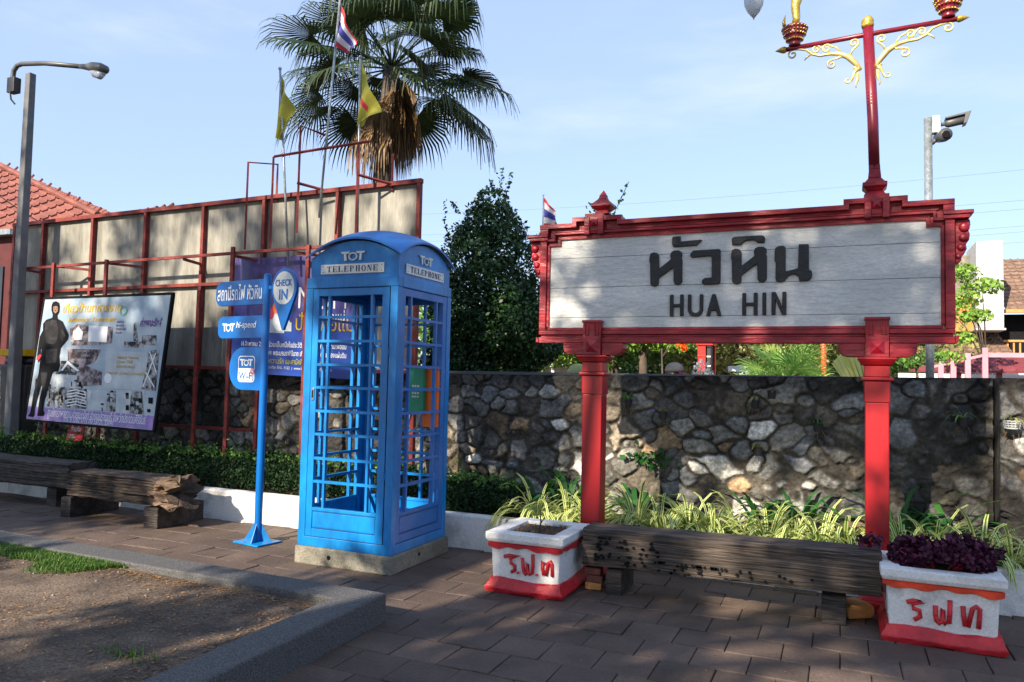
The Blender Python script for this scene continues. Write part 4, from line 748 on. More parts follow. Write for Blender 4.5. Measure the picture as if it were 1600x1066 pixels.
r = N(t, 'ShaderNodeValToRGB'); e = r.color_ramp.elements; e[0].position = .3; e[0].color = (.012, .008, .05, 1); e[1].position = .75; e[1].color = (.26, .22, .46, 1); k_ = e.new(.5); k_.color = (.05, .03, .18, 1); k_ = e.new(.6); k_.color = (.06, .04, .20, 1); t.links.new(nz.outputs[0], r.inputs[0])
sp = N(t, 'ShaderNodeSeparateXYZ'); t.links.new(co.outputs['Object'], sp.inputs[0])
mr = N(t, 'ShaderNodeMapRange'); mr.inputs[1].default_value = .45; mr.inputs[2].default_value = .80; mr.inputs[3].default_value = 1; mr.inputs[4].default_value = 0; t.links.new(sp.outputs[2], mr.inputs[0])
mx = N(t, 'ShaderNodeMixRGB'); mx.inputs[2].default_value = (.010, .05, .30, 1); t.links.new(mr.outputs[0], mx.inputs[0]); t.links.new(r.outputs[0], mx.inputs[1]); t.links.new(mx.outputs[0], p_.inputs['Base Color'])
o.data.materials.clear(); o.data.materials.append(m)
def bdisc(cu, cv, ru, rv, d, m_, name):
    q = MB(); b = 24; q.v = [BF(cu, cv, d)]+[BF(cu+ru*math.cos(2*math.pi*i/b), cv+rv*math.sin(2*math.pi*i/b), d) for i in range(b)]; q.f = [(0, 1+i, 1+(i+1) % b) for i in range(b)]; q.m = [0]*b; return q.build(name, m_, bn)
q = MB(); q.v = []; 
mb_ = MB(); bgrid(mb_, .02, .50, .34, .52, -.003, 30, 12, lambda u, v: v > .345+.10*(1-((u-.26)/.24)**2)*0+.36*((u-.22)**2) and v < .50-.8*abs(u-.28)*.3); mb_.build('pale_arc_print', M['palegrey'], bn)
bdisc(.40, .47, .055, .10, -.006, M['palewhite'], 'glow_print'); bdisc(.37, .57, .03, .05, -.009, M['orange'], 'ember_print'); bdisc(.33, .52, .025, .05, -.009, M['flagred'], 'ember_print')
def btext(body, u0, u1, v0, v1, m_, bold=0): q = MB(); q.text(body, u0, u1, v0, v1, -.004, .001, BF, bold); q.build('lettering', m_, bn)
btext('MOM', .555, .92, .56, .74, M['palewhite'], -.005); btext('ปั่นเพื่อแม่', .54, .98, .38, .53, M['yellowink']); btext('พ่อแม่', .74, .91, .46, .55, M['palewhite'])
btext('16 สิงหาคม 2558 ร่วมเป็นหนึ่งในประวัติศาสตร์ ปั่นจักรยานเพื่อแม่', .09, .93, .235, .285, M['palewhite'], .01); btext('สมเด็จพระนางเจ้าฯ พระบรมราชินีนาถ เทิดพระเกียรติแม่ของแผ่นดิน', .12, .93, .165, .215, M['palewhite'], .01)
btext('กิจกรรมแห่งความรัก และสามัคคี ถวายพระพร', .16, .78, .095, .15, M['yellow'], .01); btext('สอบถามข้อมูลเพิ่มเติม โทร. 1122  |  www.bikeformom2015.com', .16, .82, .045, .08, M['palewhite'])
q = MB(); q.ring(.86, .84, .03, .045, .006, .008, -.006, -.004, 24, 0, 360, BF); q.ring(.92, .84, .03, .045, .006, .008, -.006, -.004, 24, 0, 360, BF); q.build('round_crest', M['yellowink'], bn)

# ------------------------------------------------------------------ old sleeper benches
def beam(name, x0, x1, y0, y1, z0, z1, parent, seed, material, amp=.008, rot_end=0, tilt=0, nx=150):
    r = np.random.default_rng(seed); ny, nz = 14, 30
    per = [(0, j/nz) for j in range(nz)]+[(i/ny, 1) for i in range(ny)]+[(1, 1-j/nz) for j in range(nz)]+[(1-i/ny, 0) for i in range(ny)]
    V_ = []; nz = nz; n_ = len(per); ph = r.uniform(0, 6, 40)
    for i in range(nx+1):
        t_ = i/nx; x = x0+(x1-x0)*t_
        for k, (a, b) in enumerate(per):
            cxr = .02; aa = a; bb_ = b; yy = y0+(y1-y0)*a; zz = z0+(z1-z0)*b+tilt*(x-x0)
            e_ = min(a, 1-a)+min(b, 1-b)       # soften the arrises
            if min(a, 1-a) < .1 and min(b, 1-b) < .1: yy += (.5-a)*cxr; zz += (.5-b)*cxr
            m_k = b*34+a*20+2.2*math.sin(x*1.7+ph[10])+.8*math.sin(x*6+ph[11]+b*3); groove = -1.5*max(0, 1-abs((m_k % 3.1)-1.5)/.35)*max(0, math.sin(x*2.3+ph[12]+math.floor(m_k/3.1)*2.4)+.5)+.5*math.sin(b*23+ph[0]+1.2*math.sin(x*3+ph[1]))+.5*math.sin(b*57+a*40+ph[2]+.8*math.sin(x*5+ph[3]))+.7*math.sin(x*4+ph[4]+b*5)*math.sin(x*11+ph[5])
            yy += (-1 if a == 0 else 1 if a == 1 else 0)*groove*amp; zz += (1 if b == 1 else -1 if b == 0 else 0)*groove*amp*.6
            xx = x
            if rot_end and t_ > .72:
                q = (t_-.72)/.28; cut = rot_end*(.5+.5*math.sin(b*9+ph[6]+a*4))*.55+rot_end*.45*math.exp(-((b-.38)/.16)**2)*2*(1-.5*a)
                xx -= q*cut; yy += q*.05*math.sin(b*17+ph[7]+x*9)*(1 if a < .5 else -1); zz += q*.025*math.sin(a*14+x*17+ph[8])
            V_.append((xx+.006*math.sin(b*31+a*17+ph[9]), yy, zz))
    F_ = [(i*n_+k, i*n_+(k+1) % n_, (i+1)*n_+(k+1) % n_, (i+1)*n_+k) for i in range(nx) for k in range(n_)]
    V_ += [(x0+.004, (y0+y1)/2, (z0+z1)/2), (x1-rot_end*.7, (y0+y1)/2, (z0+z1)/2+tilt*(x1-x0))]; c0 = len(V_)-2
    F_ += [(k, c0, (k+1) % n_) for k in range(n_)]+[(nx*n_+k, nx*n_+(k+1) % n_, c0+1) for k in range(n_)]
    q = MB(); q.v = V_; q.f = F_; q.m = [1 if (rot_end and k // n_ > nx*.80 and k < nx*n_) else 0 for k in range(len(F_))]
    o = q.build(name, [material, M['woodend']], parent, smooth=True); s_ = o.modifiers.new('s', 'EDGE_SPLIT'); s_.split_angle = R(55); return o
b3 = thing('sleeper_bench', (-.72, 5.45, 0), 'long weathered sleeper bench riddled with bolt holes, between the two white flower pots', 'bench', 'old timber sleeper benches')
bm3 = beam('seat', -1.70, .235, 5.285, 5.57, .178, .452, b3, 2, M['wood'], .0042, tilt=.012)
q = MB(); rh = random.Random(8)
for i in range(98):
    x = -1.60+.95*rh.random()**1.5 if i < 84 else rh.uniform(-1.3, -.1); z = rh.uniform(.21, .40)-(.0 if x < -1.1 else .02); z = z if x < -1.15 else min(z, .27)
    q.disc(x, z, rh.uniform(.008, .0125), rh.uniform(.007, .0105), 5.2690, 5.285, 10)
q.build('bolt_hole', M['ink'], bm3)
for a, b in ((-1.525, -1.415), (-.11, .035)):
    p = MB(); p.box(a, b, 5.30, 5.66, 0, .172); p.build('block_foot', M['wooddark'], b3, bevel=.006)
b2 = thing('sleeper_bench', (-6.5, 5.6, 0), 'short rotten sleeper bench with a splintered right end, left of the blue finger post', 'bench', 'old timber sleeper benches')
beam('seat', -7.24, -5.72, 5.40, 5.74, .205, .475, b2, 5, M['woodmid'], .012, rot_end=.24)
for a, b in ((-7.33, -7.19), (-6.16, -5.98)):
    p = MB(); p.box(a, b, 5.40, 5.98, 0, .20); p.build('block_foot', M['wooddark'], b2, bevel=.008)
b1 = thing('sleeper_bench', (-8.8, 5.85, 0), 'dark sleeper bench cut by the left edge of the photo', 'bench', 'old timber sleeper benches')
beam('seat', -10.6, -7.62, 5.68, 6.02, .205, .49, b1, 9, M['wooddark'], .008)
for a, b in ((-9.9, -9.7), (-8.03, -7.87)):
    p = MB(); p.box(a, b, 5.74, 6.04, 0, .20); p.build('block_foot', M['wooddark'], b1, bevel=.008)

# ------------------------------------------------------------------ square flower pots
def square_pot(x0, x1, y0, y1, label, redband, strokes, seed, H=.42):
    r = random.Random(seed); t = thing('flower_pot', ((x0+x1)/2, (y0+y1)/2, 0), label, 'flower pot', 'white and red square pots beside the bench'); cx, cy = (x0+x1)/2, (y0+y1)/2; a, b = (x1-x0)/2, (y1-y0)/2
    p = MB(); p.frustum(cx, cy, .05, a-.012, b-.012, H-.07, a+.003, b+.003); p.build('body', M['white'], t, bevel=.008)
    o_, i_ = .04, -.075; P = lambda e, z: [(cx-a-e, cy-b-e, z), (cx+a+e, cy-b-e, z), (cx+a+e, cy+b+e, z), (cx-a-e, cy+b+e, z)]
    q = MB(); vs = P(.022, H-.07)+P(.036, H-.045)+P(.036, H)+P(i_, H)+P(i_, H-.06); fs = []
    for l in range(4): fs += [(l*4+k, l*4+(k+1) % 4, l*4+4+(k+1) % 4, l*4+4+k) for k in range(4)]
    fs += [(0, 3, 2, 1), (16, 17, 18, 19)]; q.add(vs, fs); q.build('rim', M['white'], t, bevel=.006)
    p = MB(); p.box(cx-a+.076, cx+a-.076, cy-b+.076, cy+b-.076, H-.0595, H-.025); p.build('soil', M['soil'], t)
    # wobbly hand painted bands: thick daubed paint
    q = MB(); n_ = 40; wob = [r.uniform(.0, 1) for _ in range(9)]
    def W(s): return .5+.5*math.sin(s*9+wob[0]*6)*.6+.3*math.sin(s*23+wob[1]*6)
    for s4 in range(4):
        for k in range(n_):
            f = lambda u: ((x0-.012+(x1-x0+.024)*u, y0-.010) if s4 == 0 else (x1+.010, y0-.012+(y1-y0+.024)*u) if s4 == 1 else (x1+.012-(x1-x0+.024)*u, y1+.010) if s4 == 2 else (x0-.010, y1+.012-(y1-y0+.024)*u))
            u0, u1 = k/n_, (k+1)/n_; (ax, ay), (bx_, by_) = f(u0), f(u1); za, zb2 = H-.098-.022*W(u0+s4), H-.098-.022*W(u1+s4)
            nx_, ny_ = ((0, -1), (1, 0), (0, 1), (-1, 0))[s4]; d = .016; T_ = H-.071
            q.add([(ax, ay, za), (bx_, by_, zb2), (bx_, by_, T_), (ax, ay, T_), (ax+nx_*d*.8, ay+ny_*d*.8, za+.006), (bx_+nx_*d*.8, by_+ny_*d*.8, zb2+.006), (bx_+nx_*d, by_+ny_*d, T_-.006), (ax+nx_*d, ay+ny_*d, T_-.006)], [(4,5,6,7),(0,1,5,4),(3,7,6,2),(0,4,7,3),(1,2,6,5)])
    q.build('painted_band', redband, t)
    q = MB(); lay = [(0, .022, 1.2), (.02, .032, 1.3), (.035, .036, .6), (.052, .024, 1.4), (.07, .016, 1.2), (.095, .008, 1)]; rows = []
    for z, e, am in lay:
        row = []
        for s4 in range(4):
            for k in range(14):
                u = k/14; f = ((x0-e+(x1-x0+2*e)*u, y0-e), (x1+e, y0-e+(y1-y0+2*e)*u), (x1+e-(x1-x0+2*e)*u, y1+e), (x0-e, y1+e-(y1-y0+2*e)*u))[s4]
                w_ = .009*(r.random()-.5)*am; row.append((f[0]+w_, f[1]+w_*1.3, z+(.012*(r.random()-.5)+.012*math.sin(u*7+s4) if z > .08 else 0)))
        rows.append(row)
    vs = [v for row in rows for v in row]; n_ = 56; q.add(vs, [(i*n_+k, i*n_+(k+1) % n_, (i+1)*n_+(k+1) % n_, (i+1)*n_+k) for i in range(len(lay)-1) for k in range(n_)]+[tuple(range(n_))[::-1], tuple(range((len(lay)-1)*n_, len(lay)*n_))])
    q.build('painted_foot', M['potred'], t, smooth=True).modifiers.new('s', 'EDGE_SPLIT').split_angle = R(60)
    for st in strokes:
        q = MB(); q.tube([(u, y0+.004-.010*(v-.05)/.3, v) for u, v in st] if len(st) > 1 else [(st[0][0], y0-.006, st[0][1]), (st[0][0]+.004, y0-.006, st[0][1]-.012)], (.0135 if len(st) > 1 else .011), 8); q.build('painted_letter', M['potred'], t, smooth=True)
    return t
square_pot(-2.285, -1.77, 5.0, 5.58, 'white and red square pot of bare soil at the left end of the bench', M['potred'],
 [[(-2.183,.250),(-2.14,.262),(-2.069,.267),(-2.137,.244),(-2.130,.210),(-2.103,.195),(-2.101,.166),(-2.128,.147)], [(-2.076,.156)], [(-2.045,.257),(-2.040,.20),(-2.032,.159),(-2.020,.145),(-2.005,.162),(-2.007,.224),(-2.003,.165),(-1.988,.148),(-1.970,.160),(-1.965,.22),(-1.967,.288)], [(-1.937,.157)], [(-1.875,.232),(-1.893,.249),(-1.893,.20),(-1.885,.158),(-1.867,.156),(-1.850,.242),(-1.833,.253),(-1.823,.235),(-1.821,.154)]], 1)
square_pot(.258, .835, 5.15, 5.62, 'white and red square pot crowded with purple foliage at the right end of the bench', M['potorange'],
 [[(.362,.237),(.40,.25),(.448,.249),(.385,.229),(.397,.204),(.430,.196),(.434,.160),(.401,.138)], [(.512,.236),(.513,.18),(.518,.148),(.531,.135),(.546,.148),(.550,.223),(.552,.160),(.565,.136),(.582,.145),(.586,.2),(.587,.277)], [(.652,.252),(.656,.19),(.663,.140),(.677,.136),(.700,.244),(.718,.257),(.737,.243),(.734,.19),(.730,.134)]], 2, H=.43)
# bare twig in the left pot, purple foliage in the right one
tw = thing('bare_twig_plant', (-2.05, 5.28, .39), 'bare withered stem standing in the soil of the left pot', 'plant')
p = MB(); p.tube([(-2.03, 5.28, .39), (-2.02, 5.28, .46), (-2.025, 5.28, .55)], [.008, .006, .003], 6); p.tube([(-2.02, 5.28, .45), (-1.99, 5.28, .50)], .004, 5); p.build('stem', M['bark'], tw)
P = np.stack([rng.uniform(-2.2, -1.85, 160), rng.uniform(5.1, 5.5, 160), rng.uniform(.395, .41, 160)], -1); quads('dry_leaf', leaves(P, .03, rng, .4), LF['litter'], tw)
pp = thing('purple_foliage_plant', (.55, 5.4, .40), 'mound of deep purple ruffled leaves growing in the right pot', 'plant')
n = 3000; th = rng.uniform(0, 6.28, n); rr_ = np.sqrt(rng.random(n)); P = np.stack([.56+rr_*np.cos(th)*.29, 5.38+rr_*np.sin(th)*.20, .415+rng.random(n)*(.09*(1-rr_**2)+.05)+.05*np.sin(th*3)*rr_+.03], -1); P[:, 2] += .05*(P[:, 0] > .6)*rng.random(n)
quads('leaf', leaves(P, .036, rng, .8), LF['purple'], pp)
P = np.stack([rng.uniform(.10, .24, 60), rng.uniform(5.35, 5.5, 60), rng.uniform(.50, .57, 60)], -1); P2 = np.stack([rng.uniform(.76, .93, 90), rng.uniform(5.5, 5.62, 90), rng.uniform(.46, .55, 90)], -1); quads('leaf', leaves(np.concatenate([P, P2]), .045, rng, .75), LF['purple'], pp)
p = MB()
for i in range(14): a = random.uniform(0, 6.28); p.tube([(.56+.08*math.cos(a), 5.38+.06*math.sin(a), .40), (.56+.24*math.cos(a), 5.38+.15*math.sin(a), .50)], .003, 5)
p.build('stem', M['potred'], pp)
# bricks
br = MB(); br.prism([(.02, .005), (.19, .005), (.215, .03), (.21, .08), (.18, .10), (.04, .095), (.015, .07)], 0, .17); o = br.build('clay_brick', M['brickorange'], loc=(0, 0, 0), bevel=.012); o.location = (.035, 5.44, 0); o.rotation_euler = (0, 0, R(35)); tag(o, 'rough orange clay brick lying against the foot of the right pot', 'brick')
br = MB(); br.box(-.06, .06, -.05, .05, 0, .07); o = br.build('clay_brick', M['brickorange'], loc=(0, 0, 0), bevel=.015); o.location = (.075, 5.66, 0); o.rotation_euler = (0, 0, R(20)); tag(o, 'smaller brown stone block half hidden behind the orange brick', 'brick')
for k, (z, dx_, lb) in enumerate(((0, 0, 'bottom red brick of the little stack beside the left bench foot'), (.053, .01, 'middle red brick of the little stack beside the left bench foot'), (.106, -.006, 'top red brick of the little stack beside the left bench foot'))):
    br = MB(); br.box(-.07, .05, 0, .09, 0, .05); o = br.build('red_brick', M['brickorange' if k == 0 else 'rooftile'], loc=(0, 0, 0), bevel=.006); o.location = (-1.63+dx_, 5.36, z); tag(o, lb, 'brick', 'bricks stacked by the bench foot')

# ------------------------------------------------------------------ planting strip
def strap(bases, dirs, length, width, droop, nseg, mats, name, parent, rng, margin=False):
    """arching blades: rows of quads, optional coloured margins"""
    Q, MI = [], []
    for b, d, L_, w_, dr in zip(bases, dirs, length, width, droop):
        d = np.array(d)/np.linalg.norm(d); s = np.cross(d, [0, 0, 1.]); s = s/max(1e-6, np.linalg.norm(s)); pts = []; p_ = np.array(b, float); v = d.copy()
        for i in range(nseg+1):
            pts.append(p_.copy()); p_ = p_+v*L_/nseg; v = v+np.array([0, 0, -dr/nseg*(1+i*.5)]); v /= np.linalg.norm(v)
        ws = [w_*(.55+.45*math.sin(math.pi*min(1, .15+i/nseg*.85)))*(1 if i < nseg else .1) for i in range(nseg+1)]
        for i in range(nseg):
            if margin:
                for a0, a1, mi_ in ((-1, -.42, 0), (-.42, .42, 1), (.42, 1, 0)): Q.append([pts[i]+s*ws[i]*a0, pts[i]+s*ws[i]*a1, pts[i+1]+s*ws[i+1]*a1, pts[i+1]+s*ws[i+1]*a0]); MI.append(mi_)
            else: Q.append([pts[i]-s*ws[i], pts[i]+s*ws[i], pts[i+1]+s*ws[i+1], pts[i+1]-s*ws[i+1]]); MI.append(0)
    return quads(name, np.array(Q), mats, parent, None, mi=np.array(MI))
def tuft(name, x, y, z, nb, L_, w_, mats, label, cat, group, spread=.9, droop=1.6, margin=False, seed=0):
    r = np.random.default_rng(seed+int(abs(x)*1000)); t = thing(name, (x, y, z), label, cat, group); th = r.uniform(0, 6.28, nb); e = r.uniform(.25, spread, nb)
    dirs = np.stack([np.cos(th)*e, np.sin(th)*e, np.ones(nb)], -1); bs = np.stack([x+.03*np.cos(th), y+.03*np.sin(th), np.full(nb, z)], -1)
    strap(bs, dirs, L_*r.uniform(.65, 1.15, nb), w_*r.uniform(.7, 1.2, nb), droop*r.uniform(.6, 1.3, nb), 6, mats, 'leaf_blades', t, r, margin)
    return t
SPm = [LF['cream'], LF['stripe']]; gz = .26
spots = [(-2.46, 6.33, 'leftmost variegated spider plant, tall, left of the left red post'), (-2.20, 6.42, 'variegated spider plant behind the left pot'), (-1.98, 6.32, 'variegated spider plant just left of the left red post'),
 (-1.58, 6.42, 'variegated spider plant just right of the left red post'), (-1.36, 6.30, 'variegated spider plant above the hole riddled end of the bench'), (-1.14, 6.42, 'tall airy variegated spider plant in the middle left of the row behind the bench'),
 (-.93, 6.30, 'variegated spider plant spreading low over the planter edge behind the bench'), (-.72, 6.42, 'variegated spider plant at the exact middle between the two red posts'), (-.52, 6.30, 'bright variegated spider plant right of the middle of the row'),
 (-.33, 6.42, 'dense sunlit variegated spider plant in the brightest part of the row'), (-.14, 6.30, 'sunlit variegated spider plant second left of the right red post'), (.03, 6.42, 'variegated spider plant touching the left side of the right red post'),
 (.42, 6.34, 'variegated spider plant just right of the right red post'), (.64, 6.44, 'tall variegated spider plant rising behind the purple foliage'), (.92, 6.32, 'variegated spider plant arching out over the right side of the right pot'), (1.12, 6.42, 'rightmost variegated spider plant at the edge of the photo')]
for k, (x, y, lb) in enumerate(spots):
    s_ = 1.1 if k in (0, 5, 13, 14) else 1
    tuft('spider_plant', x, y, gz, 58, .50*s_, .0140, SPm, lb, 'spider plant', 'spider plants behind the bench', 1.7, 1.35, True, k)
for k, (x, y, L_, lb) in enumerate([(-3.05, 6.75, .55, 'dark strap leaved plant against the wall right of the booth'), (-2.62, 6.80, .62, 'dark strap leaved clump between the booth and the left red post'), (-2.32, 6.78, .58, 'dark strap leaved plant close behind the leftmost spider plant'), (-1.70, 6.82, .50, 'dark strap leaved plant hidden behind the left red post'), (-.62, 6.80, .52, 'dark strap leaved plant at the foot of the wall in the middle'), (-.33, 6.82, .62, 'dark strap leaved fan rising above the sunlit spider plants'), (.42, 6.78, .68, 'dark broad strap leaves just right of the right red post'), (.78, 6.80, .60, 'dark strap leaved plant under the hanging orchids at right'), (-6.9, 6.72, .55, 'green strap leaved plant poking out of the hedge below the billboard'), (-5.95, 6.72, .50, 'green strap leaved plant behind the hedge near the blue finger post')]):
    tuft('strap_leaf_plant', x, y, gz, 17, L_, .022, [LF['broad']], lb, 'plant', 'dark strap leaved plants along the wall', .8, 1.2, False, 50+k)
def vine(x, y, z, n, r0, label, m_, size=.05, name='wall_creeper', sag=0):
    t = thing(name, (x, y, z), label, 'plant'); P = np.stack([x+rng.normal(0, r0, n), y-np.abs(rng.normal(.02, .025, n)), z+rng.normal(0, r0*.45, n)-sag*rng.random(n)], -1); quads('leaf', leaves(P, size, rng, .85), m_, t)
    p = MB()
    for i in range(5): a = rng.uniform(-1, 1); p.tube([(x, y, z-.05), (x+a*r0, y-.02, z+r0*.3), (x+a*r0*1.6, y-.03, z+rng.uniform(-.3, .3)*r0)], .003, 5)
    p.build('stem', LF['broad'], t); return t
vine(-1.63, 7.05, .80, 70, .10, 'round leaved green creeper growing from the wall just right of the left red post', LF['broad'], .06)
# hedge: two stretches
def hedge(x0, x1, h0, h1, n, label, seed):
    r = np.random.default_rng(seed); t = thing('hedge', ((x0+x1)/2, 6.5, .26), label, 'hedge'); x = r.uniform(x0, x1, n); hh = h0+(h1-h0)*(x-x0)/(x1-x0)+.05*fbm(x, x*0, 4, seed, 3)
    th = r.uniform(0, math.pi, n); rad = np.where(r.random(n) < .75, r.uniform(.86, 1.04, n), r.uniform(.3, .9, n)); bump = 1+.10*fbm(x*1.0, th*.8, 5, seed+2, 4)
    y = 6.49-np.cos(th)*.27*rad*bump; z = .24+np.sin(th)**.55*(hh-.24)*rad*bump; quads('foliage', leaves(np.stack([x, y, z], -1), .030, r, .6), LF['hedge'], t)
    n3 = n//60; x = r.uniform(x0, x1, n3); y = r.uniform(6.25, 6.7, n3); hh2 = h0+(h1-h0)*(x-x0)/(x1-x0); P = np.stack([x, y, hh2+r.exponential(.035, n3)], -1); P = np.repeat(P, 4, 0)+r.normal(0, .012, (n3*4, 3)); quads('shoot', leaves(P, .034, r, .6), LF['mid'], t)
    q = MB(); xx = x0+.1
    while xx < x1: q.tube([(xx, 6.45, .24), (xx+.05, 6.42, .45), (xx+.12, 6.40, h0*.9)], .008, 5); q.tube([(xx, 6.5, .24), (xx-.06, 6.54, .45), (xx-.1, 6.55, h0*.9)], .008, 5); xx += .22
    q.build('stem', M['bark'], t); return t
hedge(-10.6, -3.98, .63, .60, 52000, 'long dark clipped hedge behind the left benches and the blue booth', 3)
hedge(-4.1, -2.66, .60, .52, 13000, 'short stretch of dark hedge between the booth and the spider plants', 4)

# hanging orchids on the wall
def orchid(x, z, label, n=9, L_=.14, basket=False, y=7.03, m_='olive', drop=.02):
    t = thing('hanging_orchid', (x, y, z), label, 'orchid', 'orchids hung on the stone wall'); p = MB()
    if basket:
        for k in range(4): p.ring(0, 0, .062-.004*k, .062-.004*k, .005, .005, 0, .006, 20, 0, 360, lambda u, v, d, k=k: (x+u, y-.03+v, z+.035-.018*k+d))
        for k in range(14): a = k/14*6.28; p.tube([(x+.06*math.cos(a), y-.03+.06*math.sin(a), z+.04), (x+.048*math.cos(a), y-.03+.048*math.sin(a), z-.02)], .003, 4)
        p.lathe(x, y-.03, [(z-.022, .048), (z-.018, .048)], 16); p.build('basket', M['silver'], t)
    else:
        p.lathe(x, y-.02, [(z-.035, .030), (z+.03, .040), (z+.034, .043), (z+.04, .043), (z+.041, .036), (z+.03, .034)], 16); p.build('pot', M['dark'], t)
    th = rng.uniform(0, 6.28, n); e = rng.uniform(.3, 1.3, n); dirs = np.stack([np.cos(th)*e, -np.abs(np.sin(th))*e, np.ones(n)], -1); bs = np.tile([x, y-.03, z+.03], (n, 1))
    strap(bs, dirs, L_*rng.uniform(.6, 1.2, n), .007*rng.uniform(.7, 1.3, n), rng.uniform(.6, 2.2, n), 5, [LF[m_]], 'leaf_blades', t, rng)
    q = MB()
    for k in range(6): a = rng.uniform(-1, 1); q.tube([(x+.02*a, y-.02, z), (x+.05*a, y-.01, z-.05), (x+.07*a, y+.01, z-.08-.05*rng.random())], .0015, 4)
    q.build('roots', LF['litter'], t); return t
orchid(-1.83, 1.30, 'leafy orchid in a black pot on the wall right beside the left red post', 16, .16, m_='mid'); orchid(-1.50, 1.20, 'small orchid with a violet bloom second from the left red post', 6, .10)
p = MB(); p.ball((-1.585, 6.97, 1.245), .014, 8); p.ball((-1.60, 6.97, 1.24), .010, 8); p.build('bloom', M['violet'], [o for o in col.objects if o.name.startswith('hanging_orchid')][-1])
orchid(-.69, 1.33, 'spiky orchid in a black pot high on the wall in the middle', 10, .12); orchid(-.175, 1.15, 'orchid in a black pot left of the right red post', 11, .15, m_='broad'); orchid(.31, 1.17, 'dry orchid in a black pot just right of the right red post', 9, .12); orchid(.90, 1.24, 'orchid with a tall green tuft in a black pot near the wall corner', 8, .17, m_='fan')
orchid(-.66, .92, 'low orchid in a black pot below the middle of the wall', 9, .10); orchid(-.55, 1.42, 'tiny reddish bromeliad just under the coping in the middle of the wall', 10, .07, m_='dead')
orchid(1.20, 1.235, 'orchid in a pale woven basket on the dark wall at the right edge', 6, .13, True, 6.87)

# small red notice, yellow bin lid with black bag
t = thing('red_notice', (-8.52, 6.42, .60), 'tilted small red notice board with white writing in the hedge below the poster', 'sign'); NF = lambda u, v, d: (-8.52+u*.9+v*.20, 6.42+d, .74+v)
p = MB(); p.prism([(-.15, -.10), (.15, -.10), (.15, .12), (-.15, .12)], 0, .012, NF); p.build('board', M['flagred'], t); p = MB(); p.text('ห้ามทิ้ง\nขยะ', -.10, .10, -.07, .09, -.001, .001, NF, .02); p.build('lettering', M['palewhite'], t)
p = MB(); p.tube([(-8.53, 6.44, .2), (-8.53, 6.44, .70)], .012, 6); p.build('stake', M['bark'], t)
t = thing('bin', (-9.98, 6.72, 0), 'black bin with a yellow band, half hidden between the poster and the lamp pole', 'bin'); p = MB(); p.frustum(-9.98, 6.70, .2, .20, .10, 1.56, .27, .125); p.build('bin_body', M['dark'], t, bevel=.03)
p = MB(); p.box(-10.24, -9.76, 6.56, 6.83, 1.665, 1.755); p.build('yellow_band', M['yellowink'], t, bevel=.01); p = MB(); p.text('NO PARKING', -9.92, -9.78, 1.685, 1.735, 6.559, .002); p.build('lettering', M['ink'], t); p = MB(); p.ball((-10.0, 6.70, 1.60), .13, 14, 2.2, 1.0, .62); p.build('bag', M['dark'], t, smooth=True)

# ------------------------------------------------------------------ street lamp left, camera pole right
t = thing('street_lamp', (-9.8, 6.5, 0), 'tall square grey concrete street lamp with a long arm at the left edge', 'street lamp')
p = MB(); p.frustum(-9.83, 6.5, 0, .068, .062, 5.40, .048, .045)
p.build('pole', M['pole'], t, bevel=.01)
p = MB(); p.tube([(-10.00, 6.38, 5.16), (-10.01, 6.38, 5.30), (-9.99, 6.38, 5.42), (-9.93, 6.38, 5.475), (-9.84, 6.38, 5.485), (-9.4, 6.38, 5.43), (-8.70, 6.38, 5.285)], .03, 12); p.build('arm', M['darkgrey'], t, smooth=True)
p = MB(); p.box(-10.06, -9.92, 6.34, 6.44, 5.12, 5.32); p.tube([(-10.0, 6.35, 5.14), (-9.97, 6.35, 5.02), (-9.90, 6.36, 4.95)], .012, 6); p.build('bracket', M['dark'], t, bevel=.008)
p = MB(); p.tube([(-8.72, 6.38, 5.29), (-8.60, 6.38, 5.265), (-8.50, 6.38, 5.25), (-8.36, 6.38, 5.215), (-8.26, 6.38, 5.18), (-8.22, 6.38, 5.165)], [.03, .038, .06, .065, .05, .01], 14); p.build('lamp_head', M['darkgrey'], t, smooth=True)
p = MB(); p.tube([(-8.53, 6.38, 5.20), (-8.45, 6.38, 5.16), (-8.36, 6.38, 5.13), (-8.27, 6.38, 5.14)], [.02, .05, .055, .02], 14); p.build('lamp_lens', M['glass'], t, smooth=True)
t = thing('camera_pole', (.80, 8.2, 0), 'galvanised steel pole carrying two security cameras behind the right end of the sign', 'camera pole')
def TY(x, z): return (x*8.2/7.5, 8.2, 1.5+(z-1.5)*8.2/7.5)
def TB(mb_, P_, r, n=14): mb_.tube([TY(*q) for q in P_], r, n)
p = MB(); p.tube([(.765+.02, 8.2, 0), TY(.71, 3.89)], .037, 18); p.build('pole', M['steel'], t, smooth=True)
p = MB(); a = TY(.765, 3.87); p.box(a[0]-.03, a[0]+.045, 8.15, 8.23, a[2]-.14, a[2]+.03); p.build('mounting_box', M['steel'], t, bevel=.006)
p = MB(); TB(p, [(.78, 3.82), (.855, 3.825)], .018, 10); p.build('camera_arm', M['darkgrey'], t)
p = MB(); p.tube([TY(.84, 3.82), TY(.86, 3.825), TY(.985, 3.845), TY(.99, 3.846)], [.025, .040, .042, .025], 14); p.build('security_camera', M['darkgrey'], t, smooth=True)
p = MB(); a = TY(.985, 3.85); p.prism([(a[0]-.16, a[2]+.02), (a[0]+.055, a[2]+.06), (a[0]+.02, a[2]-.05), (a[0]-.01, a[2]-.06), (a[0]+.005, a[2]+.03), (a[0]-.15, a[2]+.005)], 8.14, 8.26); p.build('camera_hood', M['darkgrey'], t, bevel=.004)
